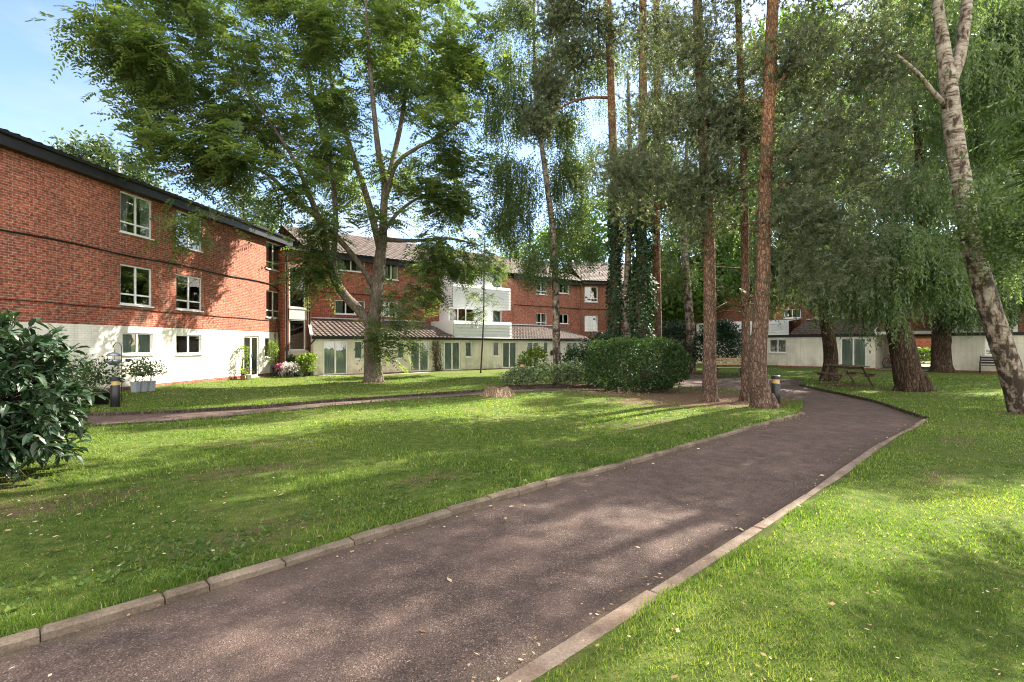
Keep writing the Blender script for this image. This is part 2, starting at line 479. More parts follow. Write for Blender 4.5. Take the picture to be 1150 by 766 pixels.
MT = {
    'brick': brick_mat('red_brick', (0.33, 0.088, 0.046), (0.185, 0.050, 0.032), (0.32, 0.25, 0.20)),
    'brick_dark': brick_mat('brown_brick', (0.25, 0.085, 0.05), (0.16, 0.055, 0.035), (0.24, 0.18, 0.14)),
    'white_brick': brick_mat('white_painted_brick', (0.80, 0.77, 0.68), (0.75, 0.72, 0.63), (0.66, 0.63, 0.55), True),
    'cream_brick': brick_mat('cream_painted_brick', (0.82, 0.765, 0.65), (0.77, 0.715, 0.61), (0.68, 0.63, 0.54), True),
    'tile': tile_mat('roof_tiles', (0.060, 0.043, 0.038), (0.098, 0.072, 0.062), (0.155, 0.122, 0.106)),
    'upvc': simple_mat('white_plastic', (0.80, 0.80, 0.79), 0.35, 0.4, 0, 0.04),
    'clad': simple_mat('white_weatherboard', (0.72, 0.73, 0.74), 0.45, 0.35, 0, 0.07, 2.0),
    'black': simple_mat('black_painted_board', (0.018, 0.018, 0.02), 0.45, 0.4, 0, 0.3),
    'blackpl': simple_mat('black_plastic', (0.02, 0.02, 0.022), 0.4, 0.4, 0, 0.3),
    'pipe': simple_mat('dark_brown_pipe', (0.035, 0.022, 0.018), 0.4, 0.4, 0, 0.2),
    'cable': simple_mat('black_cable', (0.02, 0.017, 0.016), 0.6, 0.2, 0, 0.2),
    'glass': glass_mat('window_glass'),
    'curtain': curtain_mat('net_curtain', (0.74, 0.84, 0.76)),
    'curtain_w': curtain_mat('white_curtain', (0.66, 0.66, 0.62)),
    'curtain_g': curtain_mat('grey_curtain', (0.46, 0.52, 0.50)),
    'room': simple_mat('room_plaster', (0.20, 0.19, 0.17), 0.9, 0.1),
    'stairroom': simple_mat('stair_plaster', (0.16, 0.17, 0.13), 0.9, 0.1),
    'lamp': simple_mat('lamp_plastic', (0.8, 0.8, 0.75), 0.4),
    'panel_grey': simple_mat('grey_spandrel', (0.48, 0.47, 0.45), 0.6, 0.3, 0, 0.1, 3),
    'lead': simple_mat('grey_lead_flashing', (0.55, 0.56, 0.58), 0.5, 0.4, 0, 0.12),
    'conc': concrete_mat('edging_concrete', (0.085, 0.064, 0.045), (0.205, 0.16, 0.12)),
    'conc_pink': concrete_mat('worn_concrete', (0.135, 0.094, 0.068), (0.25, 0.193, 0.15)),
    'paving': concrete_mat('paving_slab', (0.26, 0.2, 0.15), (0.42, 0.35, 0.28)),
    'lawn': lawn_mat(),
    'path': path_mat(),
    'grass': leaf_mat('grass_blades', (0.054, 0.104, 0.018), (0.118, 0.190, 0.032), (0.28, 0.30, 0.10), 0.45, 0.5, 0.3, (1.5, 1.6, 0.6)),
    'ailanthus': leaf_mat('pinnate_leaves', (0.060, 0.098, 0.038), (0.104, 0.148, 0.054), (0.205, 0.235, 0.078), 0.5),
    'birchleaf': leaf_mat('birch_leaves', (0.042, 0.070, 0.026), (0.080, 0.122, 0.042), (0.15, 0.19, 0.065), 0.42),
    'pineleaf': leaf_mat('pine_needles', (0.054, 0.073, 0.044), (0.105, 0.128, 0.078), (0.20, 0.205, 0.135), 0.28, 0.55, 0.25),
    'weepleaf': leaf_mat('weeping_leaves', (0.056, 0.092, 0.044), (0.115, 0.165, 0.082), (0.22, 0.265, 0.155), 0.45),
    'broadleaf': leaf_mat('broad_leaves', (0.038, 0.078, 0.018), (0.075, 0.140, 0.028), (0.15, 0.21, 0.045), 0.45),
    'fir': leaf_mat('conifer_sprays', (0.035, 0.065, 0.026), (0.065, 0.105, 0.042), (0.12, 0.155, 0.06), 0.2),
    'laurel': leaf_mat('laurel_leaves', (0.012, 0.032, 0.014), (0.026, 0.058, 0.024), (0.050, 0.085, 0.034), 0.12, 0.42, 0.45),
    'hedge': leaf_mat('hedge_leaves', (0.015, 0.034, 0.011), (0.030, 0.062, 0.019), (0.07, 0.11, 0.03), 0.25, 0.6, 0.2),
    'ivy': leaf_mat('ivy_leaves', (0.012, 0.032, 0.014), (0.024, 0.055, 0.022), (0.05, 0.09, 0.032), 0.15, 0.6, 0.2),
    'bough': leaf_mat('matt_bough_leaves', (0.030, 0.055, 0.024), (0.060, 0.095, 0.042), (0.11, 0.15, 0.07), 0.15, 0.95, 0.02),
    'variegated': leaf_mat('variegated_leaves', (0.05, 0.085, 0.04), (0.12, 0.17, 0.085), (0.40, 0.43, 0.28), 0.25),
    'limegreen': leaf_mat('lime_green_leaves', (0.07, 0.12, 0.02), (0.14, 0.21, 0.035), (0.30, 0.36, 0.08), 0.4),
    'creeper': leaf_mat('dry_creeper_leaves', (0.06, 0.06, 0.03), (0.14, 0.12, 0.06), (0.27, 0.21, 0.12), 0.2),
    'petal_w': leaf_mat('white_petals', (0.55, 0.5, 0.5), (0.7, 0.66, 0.66), (0.8, 0.78, 0.78), 0.3, 0.6, 0.2, (1, 1, 1)),
    'petal_p': leaf_mat('pink_petals', (0.35, 0.06, 0.14), (0.5, 0.10, 0.2), (0.62, 0.25, 0.4), 0.3, 0.6, 0.2, (1, 1, 1)),
    'litter': leaf_mat('dead_leaves', (0.16, 0.09, 0.045), (0.34, 0.235, 0.13), (0.58, 0.5, 0.36), 0.15, 0.8, 0.15, (1, 1, 1)),
    'bark_grey': bark_mat('grey_bark', (0.075, 0.060, 0.046), (0.185, 0.152, 0.122), 0.12, 22.0, 0.6, 0.015),
    'bark_pine': bark_mat('orange_pine_bark', (0.065, 0.040, 0.030), (0.23, 0.155, 0.118), 0.30, 17.0, 0.9, 0.03, (0.36, 0.185, 0.095)),
    'bark_willow': bark_mat('furrowed_brown_bark', (0.030, 0.020, 0.014), (0.165, 0.108, 0.075), 0.13, 15.0, 1.0, 0.05),
    'bark_dark': bark_mat('dark_bark', (0.035, 0.028, 0.022), (0.10, 0.08, 0.062), 0.2, 16.0, 0.7, 0.02),
    'birch': birch_mat('silver_birch_bark'),
    'wood': bark_mat('weathered_timber', (0.055, 0.042, 0.026), (0.20, 0.155, 0.10), 3.0, 9.0, 0.3, 0.004),
    'wood_pale': simple_mat('pale_timber', (0.40, 0.29, 0.16), 0.7, 0.2, 0, 0.25, 20),
    'stump': bark_mat('dry_stump_wood', (0.16, 0.10, 0.065), (0.50, 0.37, 0.26), 0.1, 22.0, 1.0, 0.04),
    'terracotta': simple_mat('terracotta', (0.32, 0.12, 0.06), 0.8),
    'pot_grey': simple_mat('pale_grey_plastic', (0.30, 0.325, 0.36), 0.5, 0.35, 0, 0.08),
    'pot_white': simple_mat('white_plastic_pot', (0.7, 0.7, 0.68), 0.45),
    'soil': simple_mat('potting_soil', (0.04, 0.028, 0.02), 0.95, 0.1, 0, 0.4, 30),
    'metal': simple_mat('grey_metal', (0.30, 0.34, 0.40), 0.35, 0.5, 0.6, 0.1),
    'brass': simple_mat('bollard_band', (0.50, 0.34, 0.14), 0.5, 0.4, 0.0, 0.1),
    'red': simple_mat('red_paint', (0.3, 0.05, 0.04), 0.5),
}

# ------------------------------------------------------------------ builders
class MB:
    def __init__(self):
        self.v, self.f = [], []
    def quad(self, a, b, c, d):
        i = len(self.v)
        self.v += [tuple(a), tuple(b), tuple(c), tuple(d)]
        self.f.append((i, i + 1, i + 2, i + 3))
    def poly(self, pts):
        i = len(self.v)
        self.v += [tuple(p) for p in pts]
        self.f.append(tuple(range(i, i + len(pts))))
    def box(self, x0, y0, z0, x1, y1, z1):
        i = len(self.v)
        self.v += [(x0, y0, z0), (x1, y0, z0), (x1, y1, z0), (x0, y1, z0), (x0, y0, z1), (x1, y0, z1), (x1, y1, z1), (x0, y1, z1)]
        self.f += [tuple(i + k for k in q) for q in ((0, 3, 2, 1), (4, 5, 6, 7), (0, 1, 5, 4), (1, 2, 6, 5), (2, 3, 7, 6), (3, 0, 4, 7))]
    def bar(self, a, b, w, h, up=(0, 0, 1)):
        a, b = Vector(a), Vector(b)
        d = (b - a).normalized()
        u = Vector(up)
        s = d.cross(u)
        if s.length < 1e-4:
            s = d.cross(Vector((0, 1, 0)))
        s.normalize()
        u = s.cross(d).normalized()
        i = len(self.v)
        for p in (a, b):
            for sx, sz in ((-1, -1), (1, -1), (1, 1), (-1, 1)):
                self.v.append(tuple(p + s * (sx * w / 2) + u * (sz * h / 2)))
        self.f += [tuple(i + k for k in q) for q in ((0, 1, 2, 3), (7, 6, 5, 4), (0, 4, 5, 1), (1, 5, 6, 2), (2, 6, 7, 3), (3, 7, 4, 0))]
    def tube(self, pts, rad, sides=8, cap=True, wob=0.0):
        P = [Vector(p) for p in pts]
        n = len(P)
        if not hasattr(rad, '__len__'):
            rad = [rad] * n
        i0 = len(self.v)
        ref = None
        for k in range(n):
            t = (P[min(k + 1, n - 1)] - P[max(k - 1, 0)])
            if t.length < 1e-6:
                t = Vector((0, 0, 1))
            t.normalize()
            if ref is None:
                ref = t.orthogonal().normalized()
            else:
                ref = (ref - t * ref.dot(t))
                if ref.length < 1e-4:
                    ref = t.orthogonal()
                ref.normalize()
            bn = t.cross(ref)
            for s in range(sides):
                a = 2 * math.pi * s / sides
                rr = rad[k] * (1 + (wob * random.uniform(-1, 1) if wob else 0))
                self.v.append(tuple(P[k] + ref * (math.cos(a) * rr) + bn * (math.sin(a) * rr)))
        for k in range(n - 1):
            for s in range(sides):
                a = i0 + k * sides + s
                b = i0 + k * sides + (s + 1) % sides
                self.f.append((a, b, b + sides, a + sides))
        if cap:
            self.f.append(tuple(i0 + s for s in reversed(range(sides))))
            self.f.append(tuple(i0 + (n - 1) * sides + s for s in range(sides)))
    def lathe(self, prof, cx=0, cy=0, sides=20, cap=True):
        i0 = len(self.v)
        for r, z in prof:
            for s in range(sides):
                a = 2 * math.pi * s / sides
                self.v.append((cx + r * math.cos(a), cy + r * math.sin(a), z))
        for k in range(len(prof) - 1):
            for s in range(sides):
                a = i0 + k * sides + s
                b = i0 + k * sides + (s + 1) % sides
                self.f.append((a, b, b + sides, a + sides))
        if cap:
            self.f.append(tuple(i0 + s for s in reversed(range(sides))))
            self.f.append(tuple(i0 + (len(prof) - 1) * sides + s for s in range(sides)))
    def build(self, name, mat, parent=None, smooth=False, bevel=0):
        me = bpy.data.meshes.new(name)
        me.from_pydata(self.v, [], self.f)
        me.materials.append(MT[mat] if isinstance(mat, str) else mat)
        if smooth:
            me.polygons.foreach_set('use_smooth', [True] * len(me.polygons))
        me.update()
        o = bpy.data.objects.new(name, me)
        COL.objects.link(o)
        if parent:
            o.parent = parent
        if bevel:
            b = o.modifiers.new('bevel', 'BEVEL')
            b.width = bevel
            b.segments = 2
            b.limit_method = 'ANGLE'
        return o

def tag(o, label=None, cat=None, group=None, kind=None):
    for k, v in (('label', label), ('category', cat), ('group', group), ('kind', kind)):
        if v:
            o[k] = v
    return o

def thing(name, label, cat, loc=(0, 0, 0), rz=0.0, group=None):
    o = bpy.data.objects.new(name, None)
    o.empty_display_size = 0.3
    COL.objects.link(o)
    o.location = loc
    o.rotation_euler = (0, 0, rz)
    return tag(o, label, cat, group)

def poly_mesh(name, V, mat, parent=None, tint=None, loc=(0, 0, 0)):
    """V: array (n faces, k corners, 3)."""
    n, k = V.shape[0], V.shape[1]
    me = bpy.data.meshes.new(name)
    me.vertices.add(n * k)
    me.vertices.foreach_set('co', V.reshape(-1).astype(np.float32))
    me.loops.add(n * k)
    me.loops.foreach_set('vertex_index', np.arange(n * k, dtype=np.int32))
    me.polygons.add(n)
    me.polygons.foreach_set('loop_start', np.arange(0, n * k, k, dtype=np.int32))
    me.polygons.foreach_set('loop_total', np.full(n, k, dtype=np.int32))
    if tint is None:
        tint = rng.random(n)
    at = me.attributes.new('tint', 'FLOAT', 'FACE')
    at.data.foreach_set('value', tint.astype(np.float32))
    me.materials.append(MT[mat] if isinstance(mat, str) else mat)
    me.update(calc_edges=True)
    o = bpy.data.objects.new(name, me)
    COL.objects.link(o)
    if parent:
        o.parent = parent
    o.location = loc
    return o

def unit(a):
    return a / np.maximum(np.linalg.norm(a, axis=-1, keepdims=True), 1e-9)

def rdir(n):
    return unit(rng.normal(size=(n, 3)))

def leaves(P, U, W):
    """Pointed leaf quads: base P, length vectors U, half-width vectors W."""
    mid = P + U * 0.45
    return np.stack([P, mid + W, P + U, mid - W], axis=1)

def side_of(U, bias=None):
    r = rdir(len(U)) if bias is None else bias
    return unit(np.cross(U, r))

# ------------------------------------------------------------------ ground
PATH_MAIN_U = np.array([0.7187, 0.6953])
PATH_MAIN_N = np.array([-0.6953, 0.7187])
def uv(u, v):
    p = PATH_MAIN_U * u + PATH_MAIN_N * v
    return (float(p[0]), float(p[1]))
KERB_L_END = uv(13.6, 3.94)
KERB_R_END = uv(14.4, 1.83)
POLY_MAIN = [uv(-9, 3.96), uv(-9, 1.80), uv(14.4, 1.83), uv(14.5, 3.94)]
POLY_JUNC = [uv(13.4, 3.94), uv(14.4, 1.83), (10.2, 14.6), (11.0, 17.4), (11.5, 20.6), (13.4, 23.6), (12.6, 26.2), (8.6, 25.8), (6.4, 24.2), (6.2, 20.2), (8.2, 17.6), (8.4, 14.6)]
LP_UP = [(-12.6, 10.5), (-10.3, 11.5), (-9.4, 11.75), (-8.1, 12.4), (-6.46, 13.5), (-4.6, 15.1), (-2.8, 17.0), (-.5, 18.6), (4.1, 20.6), (7.2, 22.4)]
LP_LO = [(-12.0, 8.9), (-8.9, 10.1), (-8.2, 10.35), (-7.3, 10.9), (-5.85, 12.25), (-4.1, 13.8), (-2.45, 15.4), (-.4, 17.0), (3.5, 18.7), (6.6, 20.0)]
POLY_LEFT = LP_UP + LP_LO[::-1]

def poly_sdf(px, py, poly):
    x, y = px.ravel(), py.ravel()
    d = np.full(x.shape, 1e9)
    ins = np.zeros(x.shape, bool)
    n = len(poly)
    for i in range(n):
        ax, ay = poly[i]
        bx, by = poly[(i + 1) % n]
        ex, ey = bx - ax, by - ay
        t = np.clip(((x - ax) * ex + (y - ay) * ey) / (ex * ex + ey * ey), 0, 1)
        d = np.minimum(d, np.hypot(x - ax - t * ex, y - ay - t * ey))
        c = ((ay > y) != (by > y)) & (x < (bx - ax) * (y - ay) / ((by - ay) if abs(by - ay) > 1e-9 else 1e-9) + ax)
        ins ^= c
    return np.where(ins, -d, d).reshape(px.shape)

def path_sd(x, y):
    return np.minimum(np.minimum(poly_sdf(x, y, POLY_MAIN), poly_sdf(x, y, POLY_JUNC)), poly_sdf(x, y, POLY_LEFT))

def gz(x, y):
    """Height of the turf: gently falling away towards the back wing."""
    x, y = np.asarray(x, float), np.asarray(y, float)
    d = (x + 6.24) * 0.643 + (y - 31.05) * -0.766      # distance in front of the back extension
    s = np.clip((13.0 - d) / 9.0, 0, 1)
    rightfade = np.clip((14.0 - x) / 6.0, 0, 1)
    leftfade = np.clip((x + 13.5) / 4.0, 0, 1)
    base = -0.10 * s * s * (3 - 2 * s) * rightfade * leftfade
    und = 0.018 * np.sin(x * 0.9 + y * 0.37) + 0.014 * np.sin(y * 1.3 - x * 0.5)
    return base + und * np.clip((y - 0.5) / 5.0, 0.15, 1)

def gzf(x, y):
    return float(gz(np.array([x]), np.array([y]))[0])

def bare_amount(x, y):
    b = np.zeros_like(x)
    def blob(cx, cy, rx, ry, amt, rot=0.0):
        c, s = math.cos(rot), math.sin(rot)
        u, v = (x - cx) * c + (y - cy) * s, -(x - cx) * s + (y - cy) * c
        return amt * np.clip(1.35 - np.hypot(u / rx, v / ry), 0, 1)
    for a in ((5.9, 15.2, 3.6, 2.1, 1.1, 0.5), (4.4, 17.4, 3.0, 1.6, 1.0, 0.2), (1.9, 19.9, 2.9, 1.5, 1.1, 0.25), (8.6, 27.6, 3.5, 1.6, 1.0, 0),
              (-6.4, 5.5, 1.4, 1.3, 0.6, 0), (13.9, 17.8, .9, .8, .9, 0), (-6.2, 23.0, 1.0, .9, .8, 0), (11.8, 11.8, .7, .6, .8, 0),
              (13.2, 20.3, 1.5, 1.6, .7, 0), (-.42, 15.8, .55, .5, 1.0, 0), (-3.4, 6.6, 1.3, .5, .5, .5), (-1.0, 6.0, .9, .35, .5, .76), (.8, 8.3, 1.1, .5, .45, .3), (-4.2, 8.3, 1.6, .5, .45, .1), (2.8, 10.4, 1.4, .5, .5, .6), (-.8, 10.8, 1.5, .5, .4, .1), (5.2, 6.2, .9, .4, .45, .7), (3.6, 3.2, .5, .3, .45, .7), (7.5, 8.6, 1.2, .5, .45, .7), (-4.6, 5.2, 1.3, .8, .55, 0.6), (-2.2, 4.3, 1.2, .5, .45, 0.76)):
        b = np.maximum(b, blob(*a))
    return b

def axis(segs):
    out = []
    for a, b, st in segs:
        n = max(1, int(round((b - a) / st)))
        out += list(np.linspace(a, b, n, endpoint=False))
    out.append(segs[-1][1])
    return np.array(out)

def grid_mesh(name, X, Y, Z, mat, attr=None):
    nx, ny = X.shape
    V = np.stack([X, Y, Z], -1).reshape(-1, 3)
    idx = np.arange(nx * ny).reshape(nx, ny)
    Q = np.stack([idx[:-1, :-1], idx[1:, :-1], idx[1:, 1:], idx[:-1, 1:]], -1).reshape(-1, 4)
    me = bpy.data.meshes.new(name)
    me.vertices.add(len(V)); me.vertices.foreach_set('co', V.reshape(-1).astype(np.float32))
    me.loops.add(Q.size); me.loops.foreach_set('vertex_index', Q.reshape(-1).astype(np.int32))
    me.polygons.add(len(Q))
    me.polygons.foreach_set('loop_start', np.arange(0, Q.size, 4, dtype=np.int32))
    me.polygons.foreach_set('loop_total', np.full(len(Q), 4, dtype=np.int32))
    me.polygons.foreach_set('use_smooth', np.ones(len(Q), bool))
    if attr is not None:
        a = me.attributes.new('bare', 'FLOAT', 'POINT')
        a.data.foreach_set('value', attr.reshape(-1).astype(np.float32))
    me.materials.append(MT[mat])
    me.update(calc_edges=True)
    o = bpy.data.objects.new(name, me)
    COL.objects.link(o)
    return o

ax = axis([(-260, -60, 20), (-60, -20, 4), (-20, -10, 0.5), (-10, 14, 0.11), (14, 34, 0.6), (34, 70, 4), (70, 260, 20)])
ay = axis([(-60, -4, 4), (-4, 1, 0.4), (1, 24, 0.11), (24, 48, 0.6), (48, 90, 4), (90, 420, 25)])
GX, GY = np.meshgrid(ax, ay, indexing='ij')
SD = path_sd(GX, GY)
H = gz(GX, GY)
ZL = np.where(SD > 0.09, H - 0.012 * np.clip((0.45 - SD) / 0.36, 0, 1), H - 0.012 - (0.09 - SD) * 1.6)
ZL = np.maximum(ZL, H - 0.35)
tag(grid_mesh('lawn', GX, GY, ZL, 'lawn', bare_amount(GX, GY)), kind='structure')
axp = axis([(-16, 18, 0.15)]); ayp = axis([(-4, 28, 0.15)])
PX, PY = np.meshgrid(axp, ayp, indexing='ij')
tag(grid_mesh('path', PX, PY, gz(PX, PY) - 0.062 + 0.01 * np.sin(PX * 1.7) * np.sin(PY * 1.3), 'path', np.clip(1.0 + path_sd(PX, PY) / .38, 0, 1)), kind='structure')

def kerb_run(pts, name, mat, width, top, stone=0.92, off=0.0, jit=0.012, depth=0.2):
    """Edging stones laid end to end along a polyline; the width lies to the left of the walking direction."""
    m = MB()
    for (a, b) in zip(pts[:-1], pts[1:]):
        a, b = np.array(a), np.array(b)
        L = np.linalg.norm(b - a)
        d = (b - a) / L
        nn = np.array([-d[1], d[0]])
        k = max(1, int(round(L / stone)))
        cut = [0] + [i + random.uniform(-.32, .32) for i in range(1, k)] + [k]
        for i in range(k):
            s0 = a + d * (L * cut[i] / k + random.uniform(.002, .006))
            s1 = a + d * (L * cut[i + 1] / k - random.uniform(.002, .006))
            o0, o1 = random.uniform(-jit, jit) + off, random.uniform(-jit, jit) + off
            q = [s0 + nn * o0, s1 + nn * o1, s1 + nn * (o1 + width), s0 + nn * (o0 + width)]
            dz = random.uniform(-jit, jit) * 0.8
            tz = [gzf(*p) + top + dz + random.uniform(-.003, .003) for p in q]
            c = 0.014
            qi = [q[0] + nn * c + d * c, q[1] + nn * c - d * c, q[2] - nn * c - d * c, q[3] - nn * c + d * c]
            i0 = len(m.v)
            for p, z in zip(q, tz): m.v.append((p[0], p[1], z - depth))
            for p, z in zip(q, tz): m.v.append((p[0], p[1], z - c))
            for p, z in zip(qi, tz): m.v.append((p[0], p[1], z))
            for r in (0, 4):
                for e in range(4):
                    f = (e + 1) % 4
                    m.f.append((i0 + r + e, i0 + r + f, i0 + r + 4 + f, i0 + r + 4 + e))
            m.f.append((i0 + 8, i0 + 9, i0 + 10, i0 + 11))
    return tag(m.build(name, mat), kind='structure')

kerb_run([uv(-6, 3.93), uv(2, 3.93), uv(7, 3.95), KERB_L_END], 'kerb', 'conc', 0.10, -0.004, 0.46, 0.0, 0.012)
kerb_run([uv(-6, 1.61), uv(3, 1.62), uv(9, 1.63), uv(14.35, 1.62)], 'kerb', 'conc_pink', 0.20, -0.022, 1.4, 0, 0.01)
kerb_run([(9.15, 11.3), (10.25, 14.6), (11.05, 17.4), (11.55, 20.6), (13.45, 23.6)], 'kerb', 'bark_dark', 0.05, 0.012, 2.4, -0.05, 0.005)
kerb_run(LP_UP, 'kerb', 'bark_dark', 0.05, 0.015, 1.9, 0.0, 0.006)
kerb_run(LP_LO, 'kerb', 'bark_dark', 0.05, 0.0, 1.9, -0.05, 0.008)
# paving strip before the back extension doors
def slab_run(a, b, width, n):
    m = MB()
    a, b = np.array(a), np.array(b)
    d = (b - a) / np.linalg.norm(b - a); L = np.linalg.norm(b - a)
    nn = np.array([d[1], -d[0]])
    for i in range(n):
        s0, s1 = a + d * (L * i / n + .005), a + d * (L * (i + 1) / n - .005)
        q = [s0, s0 + nn * width, s1 + nn * width, s1]
        z = [gzf(*p) + .012 + random.uniform(-.004, .004) for p in q]
        i0 = len(m.v)
        for p, zz in zip(q, z): m.v.append((p[0], p[1], zz - .08))
        for p, zz in zip(q, z): m.v.append((p[0], p[1], zz))
        m.f.append(tuple(i0 + 4 + k for k in range(4)))
        for e in range(4):
            m.f.append((i0 + e, i0 + (e + 1) % 4, i0 + 4 + (e + 1) % 4, i0 + 4 + e))
    return tag(m.build('paving', 'paving'), kind='structure')
# ------------------------------------------------------------------ building kit
class Frame:
    """A facade line: origin (x, y), direction angle; local x runs right along it, local y goes into the building."""
    def __init__(self, ox, oy, dx, dy):
        L = math.hypot(dx, dy)
        self.o = np.array([ox, oy]); self.d = np.array([dx / L, dy / L])
        self.n = np.array([-self.d[1], self.d[0]])
        self.rz = math.atan2(self.d[1], self.d[0])
    def lx(self, px, yoff=0.0):
        k = (px - 575.0) / F
        o = self.o + self.n * yoff
        return float((k * o[1] - o[0]) / (self.d[0] - k * self.d[1]))
    def world(self, lx, ly=0.0):
        return self.o + self.d * lx + self.n * ly
    def z(self, px, py, yoff=0.0):
        w = self.world(self.lx(px, yoff), yoff)
        return CAM_Z + (387.0 - py) / F * float(w[1])

def wall(m, x0, x1, z0, z1, holes=(), y=0.0, reveal=0.10):
    hs = [h for h in holes if h[0] < x1 and h[1] > x0 and h[2] < z1 and h[3] > z0]
    xs = sorted({x0, x1, *[min(max(h[0], x0), x1) for h in hs], *[min(max(h[1], x0), x1) for h in hs]})
    zs = sorted({z0, z1, *[min(max(h[2], z0), z1) for h in hs], *[min(max(h[3], z0), z1) for h in hs]})
    for a, b in zip(xs[:-1], xs[1:]):
        for c, d in zip(zs[:-1], zs[1:]):
            cx, cz = (a + b) / 2, (c + d) / 2
            if any(h[0] < cx < h[1] and h[2] < cz < h[3] for h in hs):
                continue
            m.quad((a, y, c), (b, y, c), (b, y, d), (a, y, d))
    for h in hs:
        a, b, c, d = max(h[0], x0), min(h[1], x1), max(h[2], z0), min(h[3], z1)
        if h[0] >= x0: m.quad((a, y, c), (a, y, d), (a, y + reveal, d), (a, y + reveal, c))
        if h[1] <= x1: m.quad((b, y, d), (b, y, c), (b, y + reveal, c), (b, y + reveal, d))
        if h[3] <= z1: m.quad((a, y, d), (b, y, d), (b, y + reveal, d), (a, y + reveal, d))
        if h[2] >= z0: m.quad((b, y, c), (a, y, c), (a, y + reveal, c), (b, y + reveal, c))

def folds(x0, x1, z0, z1, y, amp=0.025, step=0.035):
    m = MB()
    n = max(4, int((x1 - x0) / step))
    for i in range(n):
        xa, xb = x0 + (x1 - x0) * i / n, x0 + (x1 - x0) * (i + 1) / n
        ya, yb = y + amp * math.sin(i * 1.9), y + amp * math.sin((i + 1) * 1.9)
        m.quad((xa, ya, z0), (xb, yb, z0), (xb, yb, z1), (xa, ya, z1))
    return m

def window(parent, x0, x1, z0, z1, y=0.0, mull=(0.5,), transom=None, curtain=None, cur_part=1.0, sill=True, name='window', thick=0.055):
    m = MB()
    ya, yb = y + 0.045, y + 0.105
    t = thick
    m.box(x0 + .002, ya, z0 + .002, x1 - .002, yb, z0 + t)
    m.box(x0 + .002, ya, z1 - t, x1 - .002, yb, z1 - .002)
    m.box(x0 + .002, ya, z0 + t, x0 + t, yb, z1 - t)
    m.box(x1 - t, ya, z0 + t, x1 - .002, yb, z1 - t)
    for u in mull:
        c = x0 + (x1 - x0) * u
        m.box(c - t * .6, ya + .004, z0 + t, c + t * .6, yb - .004, z1 - t)
    if transom is not None:
        zt = z0 + (z1 - z0) * transom
        xs = [x0 + t] + [x0 + (x1 - x0) * u for u in mull] + [x1 - t]
        for a, b in zip(xs[:-1], xs[1:]):
            aa = a if a == xs[0] else a + t * .6
            bb = b if b == xs[-1] else b - t * .6
            m.box(aa, ya + .004, zt - t * .5, bb, yb - .004, zt + t * .5)
    w = m.build(name, 'upvc', parent)
    g = MB()
    g.quad((x0 + t * .5, yb - .03, z0 + t * .5), (x1 - t * .5, yb - .03, z0 + t * .5), (x1 - t * .5, yb - .03, z1 - t * .5), (x0 + t * .5, yb - .03, z1 - t * .5))
    g.build('pane', 'glass', w)
    if sill:
        s = MB()
        s.box(x0 - .04, y - .06, z0 - .05, x1 + .04, y - .002, z0 - .003)
        s.build('sill', 'upvc', w)
    if curtain:
        if cur_part >= 1.0:
            folds(x0 + .03, x1 - .03, z0 + .02, z1 - .02, y + .115, .022).build('curtain', curtain, w)
        else:
            ww = (x1 - x0) * cur_part
            folds(x0 + .03, x0 + ww, z0 + .02, z1 - .02, y + .115, .022).build('curtain', curtain, w)
            folds(x1 - ww, x1 - .03, z0 + .02, z1 - .02, y + .115, .022).build('curtain', curtain, w)
    return w

def french_door(parent, x0, x1, z0, z1, y=0.0, leaves_n=2, curtain='curtain'):
    d = window(parent, x0, x1, z0, z1, y, tuple((i + 1) / leaves_n for i in range(leaves_n - 1)), None, curtain, 1.0, False, 'door', 0.075)
    h = MB()
    c = (x0 + x1) / 2 + (0.05 if leaves_n > 1 else (x1 - x0) * .38)
    h.box(c - .012, y + .012, z0 + .98, c + .012, y + .043, z0 + 1.12)
    h.build('handle', 'metal', d)
    s = MB()
    s.box(x0 - .05, y - .25, z0 - .10, x1 + .05, y + .03, z0 - .004)
    s.build('step', 'paving', d)
    return d

def tile_roof(x0, x1, ye, ze, yr, zr, parent, name='roof', skew0=0.0, skew1=0.0, course=0.34, rib=0.30, amp=0.028):
    """Interlocking tiles: ribs run up the slope, courses step. skew pulls the top ends inwards (hips)."""
    m = MB()
    S = math.hypot(yr - ye, zr - ze)
    nc = max(2, int(S / course))
    uy, uz = (yr - ye) / S, (zr - ze) / S
    ny, nz = -uz, uy
    nx = max(4, int((x1 - x0) / rib * 5))
    rows = []
    for c in range(nc + 1):
        for lift, s in (((0.022, c * S / nc),) if c == 0 else (((0.0, c * S / nc), (0.022, c * S / nc + .002)) if c < nc else ((0.0, S),))):
            f = s / S
            xa, xb = x0 + skew0 * f, x1 - skew1 * f
            row = []
            for i in range(nx + 1):
                x = x0 + (x1 - x0) * i / nx
                x = min(max(x, xa), xb)
                h = amp * max(0.0, math.cos(2 * math.pi * x / rib)) ** 1.5 + lift + 0.004 * math.sin(x * 2.1 + c)
                row.append((x, ye + uy * s + ny * h, ze + uz * s + nz * h))
            rows.append(row)
    i0 = 0
    for r in rows:
        m.v += r
    w = nx + 1
    for r in range(len(rows) - 1):
        for i in range(nx):
            m.f.append((r * w + i, r * w + i + 1, (r + 1) * w + i + 1, (r + 1) * w + i))
    return m.build(name, 'tile', parent)

def cladding(m, x0, x1, z0, z1, y, board=0.2):
    n = max(1, int(round((z1 - z0) / board)))
    for i in range(n):
        a, b = z0 + (z1 - z0) * i / n, z0 + (z1 - z0) * (i + 1) / n
        m.quad((x0, y - .05, a), (x1, y - .05, a), (x1, y - .002, b), (x0, y - .002, b))
        m.quad((x0, y - .002, a), (x1, y - .002, a), (x1, y - .05, a), (x0, y - .05, a))

